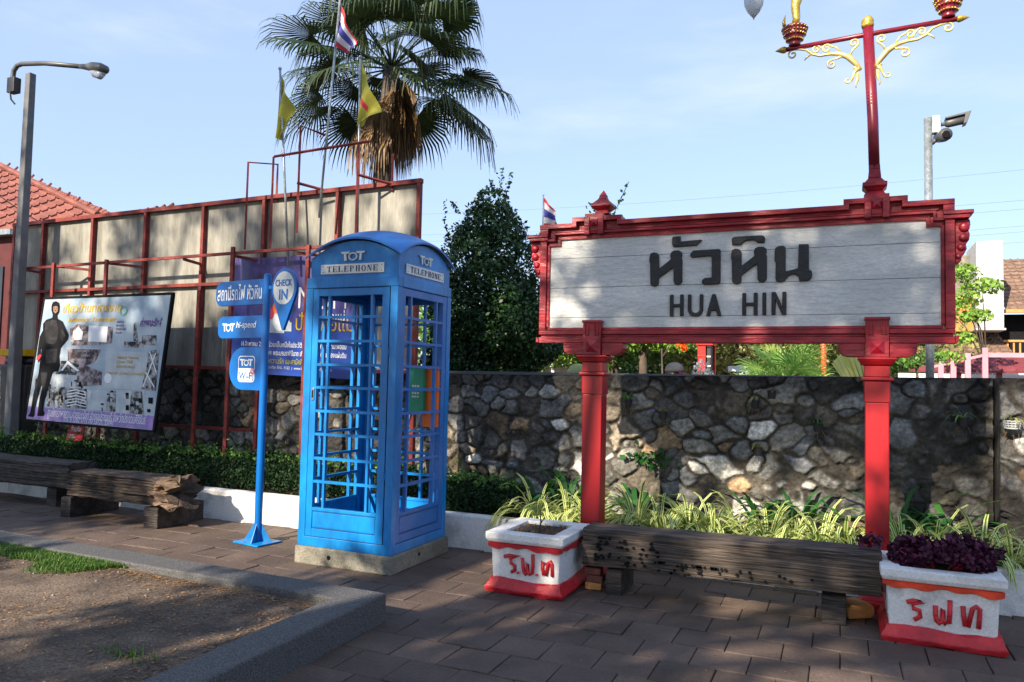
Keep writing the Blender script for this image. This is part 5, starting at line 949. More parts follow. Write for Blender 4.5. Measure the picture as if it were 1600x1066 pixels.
p = MB(); p.tube([TY(.74, 3.66), TY(.78, 3.70)], .02, 8); p.tube([(TY(.80, 3.72)[0], 8.28, TY(.8, 3.73)[2]), (TY(.80, 3.72)[0]+.02, 8.10, TY(.8, 3.71)[2]-.02), (TY(.80, 3.72)[0]+.03, 8.02, TY(.8, 3.71)[2]-.03)], [.05, .058, .06], 16); p.build('security_camera', M['darkgrey'], t, smooth=True)
p = MB(); p.tube([(TY(.80, 3.72)[0]+.031, 8.015, TY(.8, 3.71)[2]-.031), (TY(.80, 3.72)[0]+.032, 8.0, TY(.8, 3.71)[2]-.033)], .032, 14); p.build('lens', M['ink'], t)

# ------------------------------------------------------------------ trees
def crown_points(blobs, n, r, shell=.6):
    vol = np.array([b[3]*b[4]*b[5] for b in blobs])**.67; k = r.choice(len(blobs), n, p=vol/vol.sum()); B = np.array(blobs)[k]
    d = unit(r.normal(size=(n, 3))); rad = np.where(r.random(n) < shell, r.uniform(.85, 1.05, n), r.random(n)**.45)
    ph = r.uniform(0, 6, 3); wob = 1+.13*np.sin(d[:, 0]*7+ph[0]+k)*np.sin(d[:, 2]*6+ph[1])+.06*np.sin(d[:, 1]*15+ph[2]+k*2)
    return B[:, :3]+d*B[:, 3:6]*(rad*wob)[:, None]
def tree(name, x, y, h, label, blobs, n, leaf, m_, seed, trunk=.12, cat='tree', group=None, bark='bark', extra=None, shell=.6):
    r = np.random.default_rng(seed); t = thing(name, (x, y, 0), label, cat, group); P = crown_points(blobs, n, r, shell); quads('crown', leaves(P, leaf, r, .6), LF[m_], t)
    q = MB(); zc = min(b[2] for b in blobs); q.tube([(x, y, -.03), (x+.02, y, zc*.4), (x-.03, y+.02, zc)], [trunk, trunk*.8, trunk*.65], 10)
    for b in blobs[:14]:
        q.tube([(x-.03, y+.02, min(zc, b[2])*.92), ((x+b[0])/2, (y+b[1])/2, (zc+b[2])/2+.1), (b[0], b[1], b[2]+b[5]*.3)], [trunk*.5, trunk*.3, trunk*.08], 6)
    q.build('trunk', M[bark], t, smooth=True)
    if extra is not None: quads('shoot', extra, LF[m_], t)
    return t
# sprigs sticking out of the topiary
E_ = []
for (a, b, c, L_, lean) in ((-3.88, 8.5, 3.80, .30, .05), (-3.80, 8.5, 3.78, .27, .25), (-4.62, 8.5, 3.25, .52, -.08), (-3.40, 8.5, 3.1, .18, .4), (-3.98, 8.5, 3.85, .14, -.2), (-4.45, 8.5, 3.6, .14, -.7)):
    for i in range(16): u = i/15; E_.append([a+lean*u*L_, b, c+u*L_])
E_ = leaves(np.repeat(np.array(E_), 2, 0)+rng.normal(0, .014, (192, 3)), .055, rng, .55)
tree('topiary_tree', -3.98, 8.5, 3.9, 'dense dark bell shaped clipped tree between the booth and the station sign',
 [(-4.0, 8.5, 3.55, .24, .24, .33), (-4.0, 8.5, 3.25, .42, .42, .42), (-4.0, 8.5, 2.85, .66, .62, .55), (-4.02, 8.5, 2.35, .72, .68, .62), (-4.1, 8.5, 1.85, .68, .66, .5), (-3.62, 8.5, 2.12, .60, .6, .42), (-3.45, 8.45, 1.98, .46, .45, .33), (-4.3, 8.5, 1.6, .5, .6, .35), (-3.85, 8.5, 1.55, .42, .5, .25)], 42000, .054, 'topiary', 17, .1, extra=E_, shell=.8)

def fan_leaf(P0, d, n_, L_, r, K_=34, spread=R(118), droop=.5, pet=1.0, w_=.021):
    """petiole end P0, direction d, blade normal n_ : pleated fan of strap segments with hanging tips"""
    d = unit(d); s = unit(np.cross(d, n_)); n_ = np.cross(s, d); Q = []
    for k in range(K_):
        a = -spread+2*spread*k/(K_-1); dr = d*math.cos(a)+s*math.sin(a); LL = L_*(1-.25*(abs(a)/spread)**2)*r.uniform(.9, 1.05); q = np.cross(n_, dr)
        p0 = P0; p1 = P0+dr*LL*.35; p2 = P0+dr*LL*.68+np.array([0, 0, -.07*LL*droop]); p3 = P0+dr*LL*(.86-.1*droop)+np.array([0, 0, -.32*LL*droop*r.uniform(.6, 1.2)]); p4 = p3+dr*LL*.04+np.array([0, 0, -.20*LL*droop*r.uniform(.5, 1.5)])
        pts = [p0, p1, p2, p3, p4]; ws = [.002, w_*LL, w_*LL*.9, w_*LL*.4, w_*LL*.08]; lift = n_*(.012*LL if k % 2 else 0)
        for i in range(4): Q.append([pts[i]-q*ws[i]+lift*(i > 0), pts[i]+q*ws[i], pts[i+1]+q*ws[i+1], pts[i+1]-q*ws[i+1]+lift])
    return Q
def fan_palm(name, base, head, nl, L_, pet, label, m_='palm', dead=0, trunk=.2, seed=1, group=None, zmin=-.65, K_=34, droop=.8, lowcut=1.):
    r = np.random.default_rng(seed); t = thing(name, base, label, 'palm tree', group); H = np.array(head); Q = []; q = MB()
    b = Vector(base); h = Vector(head); q.tube([b, b.lerp(h, .3)+Vector((.05, 0, 0)), b.lerp(h, .7)+Vector((.03, 0, 0)), h], [trunk*1.2, trunk, trunk*.85, trunk*.7], 14); q.build('trunk', M['palmbark'], t, smooth=True)
    pq = MB()
    for i in range(nl):
        th = 2.39996*i+r.uniform(-.2, .2); el = 1.25-(1.25-zmin)*((i+.5)/nl)**.9
        d = np.array([math.cos(th)*math.cos(el), math.sin(th)*math.cos(el), math.sin(el)]); up = unit(np.array([-math.cos(th)*math.sin(el), -math.sin(th)*math.sin(el), math.cos(el)])+r.normal(0, .35, 3))
        PL = pet*r.uniform(.8, 1.2); e0 = H+d*PL*.5; e1 = H+d*PL+np.array([0, 0, -.10*PL]); pq.tube([H, e0, e1], [.022, .016, .012], 5)
        Q += fan_leaf(e1, unit(d+np.array([0, 0, -.25])), up, L_*r.uniform(.8, 1.12), r, K_, droop=droop*r.uniform(.35, 1.15))
    quads('fronds', np.array(Q), LF[m_], t); pq.build('leaf_stalks', LF[m_], t)
    if dead:
        Q = []
        for i in range(dead):
            th = 2.4*i+r.uniform(-.3, .3); el = r.uniform(-1.54, -1.12); d = np.array([math.cos(th)*math.cos(el), math.sin(th)*math.cos(el), math.sin(el)]); up = np.array([-math.cos(th)*math.sin(el), -math.sin(th)*math.sin(el), math.cos(el)])
            Q += fan_leaf(H+np.array([0, 0, -.2*r.random()])+d*pet*r.uniform(.15, .95)+np.array([.15, 0, .15]), d, unit(up+r.normal(0, .5, 3)), L_*r.uniform(.5, 1.0), r, 18, R(38), .9)
        quads('dead_fronds', np.array(Q), LF['dead'], t)
    return t
fan_palm('fan_palm', (-9.66, 14, 0), (-9.10, 14, 8.30), 44, 1.25, 1.55, 'tall fan palm with a skirt of dead brown fronds rising behind the billboard', dead=50, trunk=.26, seed=4, droop=1.1, K_=42, zmin=-.5)

# trees seen between the sign posts and beyond the wall
def bl(cx, cy, cz, r0, k, seed, sx=1., sz=.8):
    r = random.Random(seed); return [(cx+r.uniform(-1, 1)*r0*sx, cy+r.uniform(-.6, .6)*r0, cz+r.uniform(-.5, .6)*r0*sz, r0*r.uniform(.35, .6), r0*r.uniform(.35, .6), r0*r.uniform(.3, .5)) for _ in range(k)]
tree('background_tree', -4.1, 17, 4, 'broad sunlit green tree with hanging leafy branches left of the red lantern post', bl(-4.2, 17, 3.3, 1.5, 14, 1), 14000, .12, 'bright', 31, .13)
tree('background_tree', -5.6, 20, 5, 'dark green tree directly behind the left red post', bl(-5.8, 20, 3.0, 1.8, 14, 2), 9000, .17, 'mid', 32, .15)
tree('background_tree', -3.2, 24, 5, 'shady dark tree deep behind the wall in the middle gap', bl(-4.2, 24, 3.0, 2.6, 18, 3, 1.6), 12000, .16, 'mid', 33, .2)
tree('background_tree', -1.9, 21, 5, 'olive green leafy tree right of the red lantern post', bl(-2.0, 21, 3.0, 1.7, 14, 4, 1.2, 1.1), 8000, .15, 'olive', 34, .15)
tree('background_tree', -.6, 26, 5, 'feathery brownish green tree behind the sunlit fan palm', bl(-1.0, 26, 3.2, 2.4, 16, 5, 1.5), 9000, .18, 'olive', 35, .2)
tree('background_tree', .75, 23, 5, 'dark evergreen tree behind the vermilion post', bl(.5, 23, 3.0, 1.5, 14, 6, 1, 1.2), 9000, .15, 'mid', 36, .15)
tree('background_tree', -8.2, 19, 4, 'sunny yellow green tree beside the white canopy at the topiary foot', bl(-7.4, 19, 2.6, 1.1, 10, 7), 5000, .15, 'bright', 37, .1)
tree('background_tree', -11.5, 24, 4, 'dark leafy tree glimpsed through the booth panes', bl(-10.5, 24, 3.0, 2.4, 14, 8, 1.6), 7000, .2, 'mid', 38, .2)
tree('background_tree', -6.9, 30, 5, 'far dark treetop behind the white canopy', bl(-7.4, 30, 2.8, 2.6, 16, 9, 1.6), 7000, .24, 'hedge', 39, .2)
tree('young_tree', 2.45, 16, 4, 'thin young tree with bright green leaves in front of the white brick chimney', [(2.05, 16, 3.65, .30, .3, .16), (2.35, 16, 3.4, .35, .3, .14), (2.0, 16, 3.15, .36, .3, .16), (2.25, 16, 2.85, .30, .3, .13), (1.75, 16, 3.0, .3, .3, .2), (2.0, 16, 2.45, .25, .2, .12), (1.85, 16, 2.1, .25, .2, .12)], 1500, .10, 'bright', 40, .035, shell=.4)
tree('bare_shrub', 1.05, 12.5, 2, 'leggy shrub with pale bare stems behind the wall right of the right red post', [(1.15, 12.5, 1.95, .22, .2, .1), (.95, 12.5, 1.9, .18, .2, .09)], 260, .07, 'mid', 41, .03)
fan_palm('low_fan_palm', (-.75, 12, 0), (-.75, 12, 1.55), 26, .55, .42, 'low sunlit fan palm just left of the vermilion post behind the wall', 'fan', trunk=.12, seed=8, zmin=-.1, K_=22, droop=.3)
fan_palm('low_fan_palm', (-1.12, 13, 0), (-1.12, 13, 1.25), 18, .5, .35, 'smaller low fan palm half hidden by the wall beside the lantern post', 'fan', trunk=.1, seed=9, zmin=0., K_=20, droop=.3)
t = thing('pale_fan_plant', (.42, 9, 0), 'huge pale yellow pleated leaf slanting up behind the right red post', 'plant'); Q = []
for k in range(14):
    a = R(96+2.0*k); d = np.array([math.cos(a), 0, math.sin(a)]); s = np.array([-math.sin(a), 0, math.cos(a)]); p0 = np.array([.36, 9, 1.1]); L_ = .95-.012*k
    Q.append([p0-s*.01, p0+s*.01, p0+d*L_+s*.03, p0+d*L_-s*.02+np.array([0, .02*(k % 2), 0])])
quads('leaf', np.array(Q), LF['yellowfan'], t); p = MB(); p.tube([(.42, 9, 0), (.34, 9, 1.05)], .04, 8); p.build('stalk', LF['bright'], t)
for k, (x, lb) in enumerate(((-3.66, 'left one of two round topped pale green cactus heads over the wall'), (-3.32, 'right one of two round topped pale green cactus heads over the wall'))):
    t = thing('cactus', (x, 11, 0), lb, 'cactus'); p = MB(); p.lathe(x, 11, [(0, .06), (1.3, .08), (1.45, .15), (1.55, .175), (1.65, .165), (1.73, .12), (1.765, .05), (1.77, .005)], 20, 1, .5); p.build('stem', LF['cactus'], t, smooth=True)
tree('white_flowering_shrub', -1.98, 12, 2, 'white blossoming shrub beside the capped head', [(-1.98, 12, 1.72, .13, .12, .16), (-1.90, 12, 1.62, .14, .12, .12), (-2.05, 12, 1.60, .1, .1, .1)], 420, .045, 'whitef', 43, .02)
tree('fern_shrub', -5.1, 10.5, 2, 'grey green ferny shrub peeping over the wall left of the left red post', [(-5.05, 10.5, 1.58, .25, .2, .13), (-4.8, 10.5, 1.55, .25, .2, .1), (-4.5, 10.5, 1.5, .2, .2, .12)], 900, .06, 'hedge', 44, .03)
tree('orange_flower_tree', -2.9, 13.5, 3, 'bunch of orange flowers hanging just left of the red lantern post', [(-2.58, 13.5, 2.20, .09, .1, .06), (-2.52, 13.5, 2.12, .05, .05, .05)], 160, .06, 'orange', 45, .02)
# street trees on the near side, behind the photographer: they throw the dappled shade
LIT = [(-1.0, 6.4, .5, .5), (-.3, 6.4, .5, .7), (-1.8, 5.8, .6, .35), (.23, 5.8, 1.0, .4), (-1.95, 7.1, .8, .3), (-2.15, 5.8, 2.65, .35), (.5, 5.8, 2.5, .3), (-.6, 5.3, .3, .25), (-4.6, 5.5, 0, .5), (-3.9, 5.0, .9, .3), (-5.4, 6.1, .2, .4), (-2.3, 4.7, 0, .22), (-.3, 4.3, 0, .35),
       (-5, 3.3, 0, .5), (-4, 2.6, 0, .3), (-8.9, 6.9, 2.9, .3), (-7.5, 6.9, 2.8, .35), (-6.6, 6.9, 3.3, .2), (-4.7, 6.9, 3.1, .25), (-9.4, 6.9, 3.2, .2), (-7.4, 6.9, 2.1, .25), (-8.6, 6.3, 2.0, .3), (.7, 5.84, 3.9, .4), (-5.2, 7.1, .9, .3), (-3.3, 6.1, .2, .3), (-1.25, 5.8, 1.97, .12), (-.35, 5.8, 1.97, .15), (-.1, 5.8, 2.3, .1), (-1.9, 4.3, 0, .2), (-.9, 4.0, 0, .15), (.1, 3.6, 0, .2), (-1.3, 5.6, 0, .1), (-6.6, 5.4, .3, .12), (-3.8, 5, 2.3, .15), (-2.9, 3.2, 0, .2), (-.3, 7.1, .7, .2)]
SHADY = [(.5, 5.15, .3), (.6, 5.4, .5), (-6.2, 6.9, 3.0), (-8.2, 6.9, 3.3), (-9.9, 6.9, 2.9), (-5.4, 6.9, 3.2), (-8.2, 6.9, 2.6), (-1.3, 5.3, .3), (-.1, 5.3, .3)]+[(-1.7+.42*i, 5.8, 2.12+.28*(i % 2)) for i in range(6)]+[(-2.0, 5.0, .3), (-1.6, 3.9, 0), (-.8, 3.4, 0), (-1.2, 4.6, 0), (.4, 4.0, 0), (-3.3, 4.4, 0), (-3.3, 5.2, 1.9), (-3.2, 5.2, 1.2), (-6.6, 5.4, .4), (-9, 5.7, .4), (-6.0, 6.9, 2.0), (-7.9, 6.2, 1.2), (-7.5, 4.0, 0), (-3.4, 3.2, 0), (0.1, 5.8, 2.9), (-.8, 7.1, 1.4), (.6, 7, 1.2), (-3.0, 7.1, 1.2)]
def canopy(k, x, y, z, w_, n_cl, seed):
    r = random.Random(seed); B = [(x+r.uniform(-1, 1)*w_, y+r.uniform(-1, 1)*2.2, z+r.uniform(-1, 1)*4.1, r.uniform(.7, 1.25), r.uniform(.7, 1.2), r.uniform(.5, .9)) for _ in range(n_cl)]
    keep = []
    for b in B:        # clumps left out so that sun reaches the LIT spots
        ok = True
        for (lx, ly, lz, lr) in LIT:
            t_ = (b[1]-ly)/SUN.y; px_, pz_ = b[0]-SUN.x*t_, b[2]-SUN.z*t_
            if math.hypot(px_-lx, (pz_-lz)*.85) < lr+.55*b[3]: ok = False
        if ok: keep.append(b)
    B = [b for b in keep if b[2] < (12.6 if k == 0 else 11.9 if k == 1 else 11.7)]
    for (lx, ly, lz) in SHADY:  # unseen extra clumps added to throw shade on the SHADY spots
        yy = y+r.uniform(-1.5, 1.5); t_ = (yy-ly)/SUN.y; cx_s, cz_s = lx+SUN.x*t_, lz+SUN.z*t_
        if abs(cx_s-x) < w_: B.append((cx_s, yy, cz_s, .55, .7, .5))
    n_cl = len(B)
    rr2 = np.random.default_rng(seed); t = thing('street_tree', (x, y, 0), ('big spreading street tree behind the photographer on the left', 'big spreading street tree straight behind the photographer', 'big spreading street tree behind the photographer on the right')[k], 'tree', 'shade trees along the road')
    quads('crown', leaves(crown_points(B, n_cl*430, rr2, .3), .19, rr2, .55), LF['shade'], t)
    q = MB(); q.tube([(x, y, 0), (x+.1, y, z*.3), (x, y, z*.6)], [.28, .22, .18], 12)
    for b in B[::2]: q.tube([(x, y, z*.5), ((x+b[0])/2, (y+b[1])/2, (z*.6+b[2])/2+.3), b[:3]], [.12, .07, .02], 6)
    q.build('trunk', M['bark'], t, smooth=True)
canopy(0, -12.6, -6.2, 8.3, 3.5, 70, 101); canopy(1, -5.6, -6.2, 8.3, 3.5, 80, 102); canopy(2, 1.4, -6.4, 8.3, 3.5, 55, 103)

# ------------------------------------------------------------------ beyond the wall
# tiled station roof, left
U = Vector((math.cos(R(-15)), math.sin(R(-15)), 0)); Vv = Vector((-math.sin(R(-15)), math.cos(R(-15)), 0))
t = thing('station_building', (-19, 15, 0), 'low station building with a red tiled hip roof at the far left', 'building')
def roofslope(Q4, m_, parent, courses, name='roof', thick=.05):      # Q4: eave left, eave right, ridge right, ridge left
    a, b, c, d = [Vector(q) for q in Q4]; nrm = (b-a).cross(d-a).normalized(); q = MB()
    for i in range(courses):
        t0, t1 = i/courses, (i+1)/courses; l0, r0, l1, r1 = a.lerp(d, t0), b.lerp(c, t0), a.lerp(d, t1), b.lerp(c, t1)
        o = nrm*thick; q.add([l0+o, r0+o, r1+o*.1, l1+o*.1, l0, r0], [(0, 1, 2, 3), (0, 4, 5, 1)])
        W_ = (r0-l0).length; nn = int(W_/.24)
        for k in range(nn):        # rolled tile ribs
            u0 = (k+.5)/nn; pA = l0.lerp(r0, u0); u1 = u0
            pB = pA+(d-a).normalized()*((l1-l0).length); 
            if (pB-l1).dot((b-a).normalized()) < 0 or (pB-r1).dot((b-a).normalized()) > 0: continue
            s = (b-a).normalized()*.045; q.add([pA-s+o, pA+o*2.0, pA+s+o, pB+s+o*.1, pB+o*1.1, pB-s+o*.1], [(0, 1, 4, 5), (1, 2, 3, 4), (0, 2, 1)])
    return q.build(name, m_, parent)
eL = Vector((-20.39, 12.0, 3.99)); eR = Vector((-19.45, 15.0, 5.86)); rR = Vector((-27.08, 17.0, 8.53)); rL = eL+(rR-eR); bR = Vector((-21.5, 21.0, 5.86)); E0 = eR
rf = roofslope([eL, eR, rR, rL], M['rooftile'], t, 12); roofslope([eR, bR, rR+Vector((-.3, 1.2, 0)), rR], M['rooftile'], t, 12, 'hip_slope')
q = MB(); q.tube([eR+Vector((0,0,.08)), rR+Vector((0,0,.10))], .10, 8); q.tube([rR+Vector((0,0,.10)), rL+Vector((0,0,.10))], .10, 8)
for i in range(11): c = eR.lerp(rR, i/11)+Vector((0, 0, .2)); q.tube([c+Vector((-.16, 0, -.08)), c+Vector((.12, 0, .07))], .035, 6)
q.build('ridge_tiles', M['rooftile'], rf)
q = MB(); W_ = [eL+Vector((-.9, .3, 0)), eR+Vector((-1., .3, 0)), bR+Vector((-.9, -.3, 0))]
for a, b in ((W_[0], W_[1]), (W_[1], W_[2])):
    d = (b-a).normalized().cross(Vector((0, 0, 1)))*.1; q.add([(a.x, a.y, 0), (b.x, b.y, 0), (b.x+d.x, b.y+d.y, 0), (a.x+d.x, a.y+d.y, 0), (a.x, a.y, a.z+.1), (b.x, b.y, b.z+.1), (b.x+d.x, b.y+d.y, b.z+.1), (a.x+d.x, a.y+d.y, a.z+.1)], [(0,3,2,1),(4,5,6,7),(0,1,5,4),(1,2,6,5),(2,3,7,6),(3,0,4,7)])
q.build('wall', M['maroon'], t)
q = MB(); q.tube([eL, eR], .09, 8); q.build('gutter', M['darkgrey'], t)
t2 = thing('porch', (-16.5, 15.5, 0), 'lower tiled porch roof just showing above the billboard beside the station roof', 'porch')
pA = Vector((-19.6, 14.4, 5.36)); pB = Vector((-16.6, 13.9, 5.38)); rfb = roofslope([pA, pB, pB+Vector((-.35, 1.0, .55)), pA+Vector((0, 1.1, .45))], M['rooftile'], t2, 3)
q = MB()
for k in range(9): c = pA.lerp(pB, k/8)+Vector((0, .95, .52)); q.tube([c, c+Vector((.22, 0, .10))], .04, 6)
q.tube([pA+Vector((0, 1.0, .47)), pB+Vector((-.3, .9, .53))], .06, 8)
q.build('ridge_tiles', M['rooftile'], rfb)
q = MB()
for c in (pA+Vector((.3, .6, 0)), pB+Vector((-.4, .6, 0))): q.box(c.x-.1, c.x+.1, c.y-.1, c.y+.1, 0, c.z)
q.build('pillar', M['maroon'], t2)
t3 = thing('kiosk', (-14.6, 9.4, 0), 'dark red kiosk with a blue fascia at the left edge behind the lamp pole', 'kiosk')
q = MB(); q.box(-17.5, -14.05, 9.2, 11, 0, 3.95); q.build('wall', mat('dark_red_boards', (.07, .008, .01), .8), t3); q = MB(); q.box(-17.6, -13.95, 9.0, 11.1, 3.96, 4.06); q.build('fascia', M['steel'], t3); q = MB(); q.box(-16.2, -14.35, 9.17, 9.199, 1.0, 3.4); q.build('window', M['windowdark'], t3)
# white canopy
t = thing('canopy', (-7.4, 20, 0), 'white barrel roofed shelter seen below the topiary', 'shelter'); q = MB(); nn = 14
for i in range(nn): a0, a1 = R(180*i/nn), R(180*(i+1)/nn); f = lambda a, xx: (xx, 20-.75*math.cos(a), 2.05+.42*math.sin(a)); q.add([f(a0, -9.2), f(a1, -9.2), f(a1, -7.0), f(a0, -7.0), tuple(Vector(f(a0, -9.2))-Vector((0, 0, .04))), tuple(Vector(f(a1, -9.2))-Vector((0, 0, .04))), tuple(Vector(f(a1, -7.0))-Vector((0, 0, .04))), tuple(Vector(f(a0, -7.0))-Vector((0, 0, .04)))], [(0,1,2,3), (7,6,5,4), (3,2,6,7), (0,4,5,1)])
q.build('barrel_roof', M['canopy'], t, smooth=False); q = MB()
for x_ in (-9.1, -7.1):
    for y_ in (19.3, 20.7): q.box(x_-.05, x_+.05, y_-.05, y_+.05, 0, 2.05)
q.box(-9.1, -7.1, 20.6, 20.65, .2, 1.9); q.build('frame', M['white'], t)
# red lantern post, vermilion post, white board
t = thing('lantern_post', (-2.25, 14, 0), 'square bright red lantern post with glazed side panes seen under the sign', 'lantern post')
q = MB(); q.box(-2.37, -2.23, 13.95, 14.1, 0, 2.6); q.box(-2.40, -2.10, 13.92, 14.4, 1.60, 1.65); q.box(-2.40, -2.10, 13.92, 14.4, 2.2, 2.26); q.box(-2.14, -2.11, 14.3, 14.4, 1.65, 2.2); q.box(-2.375, -2.225, 13.94, 13.949, 2.0, 2.02); q.build('post', M['lamp_red'], t, bevel=.006)
q = MB(); q.box(-2.21, -2.15, 14.0, 14.35, 1.66, 2.19); q.build('pane', M['dark'], t); q = MB()
for z in (1.66, 1.83, 2.0, 2.18): q.box(-2.215, -2.145, 13.99, 13.998, z-.012, z+.012)
q.build('pane_bars', M['palewhite'], t)
t = thing('marker_post', (-.27, 14, 0), 'slim vermilion post with a gold ring behind the wall left of the right red post', 'post'); q = MB(); q.tube([(-.25, 14, 0), (-.26, 14, 1.9), (-.27, 14, 3.0)], .045, 14); q.build('pole', M['vermil'], t, smooth=True); q = MB(); q.tube([(-.262, 14, 1.99), (-.262, 14, 2.02)], .055, 14); q.build('ring', M['goldlight'], t)
t = thing('notice_board', (-2.17, 18, 0), 'small blank white board on a post in the greenery under the sign', 'sign'); q = MB(); q.box(-2.37, -1.97, 18, 18.03, 1.80, 1.93); q.build('board', M['palewhite'], t, bevel=.003); q = MB(); q.tube([(-2.17, 18.05, 0), (-2.17, 18.05, 1.85)], .02, 8); q.build('post', M['steel'], t)
# building right: chimney, shingle roofs
t = thing('brown_roofed_house', (5, 31, 0), 'house with brown shingle roofs and a tall white painted brick chimney at the right', 'house')
q = MB(); q.box(4.27, 5.07, 30, 32.2, 3.62, 6.60); q.box(4.22, 5.12, 29.95, 32.25, 3.54, 3.615); q.build('chimney', M['brickwhite'], t, bevel=.02)
q = MB(); q.box(3.45, 4.262, 31.4, 32.2, 4.76, 6.35); q.build('chimney_shaded_face', M['concrete'], t); q = MB(); q.box(3.0, 4.265, 30.6, 33, 3.55, 4.75); q.build('upper_wall', M['orangewall'], t); q = MB(); q.box(-.5, 12, 31, 39, 0, 2.6); q.build('wall', M['white'], t)  # chimney's left face as its own box, its shade put into the grey
roofslope([(-1.2, 29.6, 2.45), (5.45, 29.6, 2.45), (5.1, 31.6, 3.56), (-.8, 31.6, 3.56)], M['shingle'], t, 9)
roofslope([(5.2, 30.6, 4.28), (13, 30.6, 4.28), (13, 34.5, 6.6), (5.2, 34.5, 6.6)], M['shingle'], t, 14); q = MB(); q.box(5.15, 13, 30.55, 30.72, 4.18, 4.30); q.box(5.15, 13, 30.6, 30.75, 3.18, 3.25)
for i in range(22): q.box(5.25+.18*i, 5.30+.18*i, 30.65, 30.7, 2.8, 3.18)
q.build('balcony_rail', M['brickorange'], t)
q = MB(); q.box(5.13, 12.9, 31.5, 36, 2.601, 4.2); q.build('upper_storey', M['ink'], t)
for i, (x_, w_) in enumerate(((1.4, .95), (3.0, .6), (3.75, .6), (4.45, .55))):
    f = MB(); f.box(x_, x_+w_, 30.94, 30.999, 1.55, 2.30); fo = f.build('window', M['windowdark'], t); f = MB()
    for k in range(5): u = x_+w_*k/4; f.box(u-.015, u+.015, 30.92, 30.938, 1.55, 2.30)
    for k in range(5): z = 1.55+.75*k/4; f.box(x_+.016, x_+w_-.016, 30.925, 30.934, z-.015, z+.015)
    f.build('muntins', M['palewhite'], fo)
f = MB(); f.box(2.35, 2.9, 30.93, 30.999, .0, 2.15); f.build('door', M['steel'], t)
# pink railing
t = thing('pink_railing', (2.3, 16, 0), 'faded pink stepped railing of square posts behind the wall at the right', 'railing')
for i, (x_, zt) in enumerate(((1.50, 1.95), (1.70, 2.02), (1.90, 2.10), (2.13, 2.17), (2.40, 2.27))): q = MB(); q.box(x_-.045, x_+.045, 15.95, 16.05, 0, zt); q.build('post', M['pink'], t, bevel=.005)
q = MB(); q.add([(1.45, 15.96, 1.86), (2.45, 15.96, 2.13), (2.45, 16.04, 2.13), (1.45, 16.04, 1.86), (1.45, 15.96, 1.91), (2.45, 15.96, 2.18), (2.45, 16.04, 2.18), (1.45, 16.04, 1.91)], [(0,3,2,1),(4,5,6,7),(0,1,5,4),(1,2,6,5),(2,3,7,6),(3,0,4,7)]); q.build('rail', M['pink'], t)
q = MB(); q.box(2.451, 4.6, 15.96, 16.06, 2.10, 2.18); q.build('rail', M['pink'], t)
t = thing('red_awning', (3.4, 18, 0), 'faded red tiled awning with a cream underside behind the pink railing', 'awning'); roofslope([(1.3, 17.6, 1.85), (4.8, 17.6, 1.85), (4.8, 18.6, 2.22), (2.4, 18.6, 2.22)], M['pinkred'], t, 4); q = MB()
for x_ in (2.2, 2.9, 3.5, 4.2): q.box(x_-.05, x_+.05, 17.7, 17.8, 0, 1.86)
q.build('pillar', M['pinkred'], t); q = MB(); q.box(1.2, 5, 19.2, 19.3, 0, 1.85); q.build('back_wall', M['white'], t)
# power lines far behind
for k, (za, zb_, y_) in enumerate(((10.4, 9.75, 40), (10.0, 9.35, 40), (8.6, 8.8, 40), (8.3, 8.55, 40), (11.6, 11.2, 40), (7.8, 8.1, 40))):
    p = MB(); p.tube([(-45+70*i/20, y_, za+(zb_-za)*i/20-1.2*math.sin(math.pi*i/20)+1.0) for i in range(21)], .007, 4); o = p.build('power_line', M['wire'], loc=(-10, y_, 9))
    tag(o, ('topmost', 'second highest', 'third highest', 'fourth highest', 'fifth highest', 'lowest')[[1, 2, 3, 4, 0, 5][k]]+' of the thin power lines crossing the sky behind the sign', 'power line', 'power lines')
p = MB(); p.tube([(-14.6, 8.0, 5.3), (-11.6, 7.6, 3.95), (-9.2, 7.4, 2.9), (-8.6, 7.2, 2.7)], .008, 5); tag(p.build('slack_cable', M['cable'], loc=(-12, 7.8, 3)), 'thin slack cable sloping down past the red roof at the left', 'cable')

# ------------------------------------------------------------------ person beyond the wall
pr_ = thing('person', (-1.80, 9, 0), 'person in a grey cap with a crimson brim, only the head above the wall', 'person'); px0 = -1.80
J = dict(pelvis=(0, 0, .92), spine=(0, 0, 1.12), chest=(0, 0, 1.32), neck=(.0, 0, 1.46), jaw=(.02, 0, 1.55), skull=(.012, 0, 1.64), top=(.005, 0, 1.70),
 hipL=(0, .09, .88), kneeL=(.10, .10, .48), ankL=(.04, .10, .09), toeL=(.18, .11, .04), hipR=(0, -.09, .88), kneeR=(-.02, -.10, .48), ankR=(-.18, -.10, .12), toeR=(-.06, -.11, .05),
 shL=(0, .18, 1.38), elL=(-.08, .24, 1.12), wrL=(.08, .24, .92), haL=(.12, .24, .84), shR=(0, -.18, 1.38), elR=(-.03, -.24, 1.12), wrR=(.14, -.23, .95), haR=(.19, -.23, .88))
Rr_ = dict(pelvis=.13, spine=.125, chest=.15, neck=.055, jaw=.07, skull=.088, top=.06, hipL=.09, kneeL=.058, ankL=.04, toeL=.032, hipR=.09, kneeR=.058, ankR=.04, toeR=.032, shL=.062, elL=.042, wrL=.028, haL=.03, shR=.062, elR=.042, wrR=.028, haR=.03)
E2 = [('pelvis','spine'),('spine','chest'),('chest','neck'),('neck','jaw'),('jaw','skull'),('skull','top'),('pelvis','hipL'),('hipL','kneeL'),('kneeL','ankL'),('ankL','toeL'),('pelvis','hipR'),('hipR','kneeR'),('kneeR','ankR'),('ankR','toeR'),('chest','shL'),('shL','elL'),('elL','wrL'),('wrL','haL'),('chest','shR'),('shR','elR'),('elR','wrR'),('wrR','haR')]
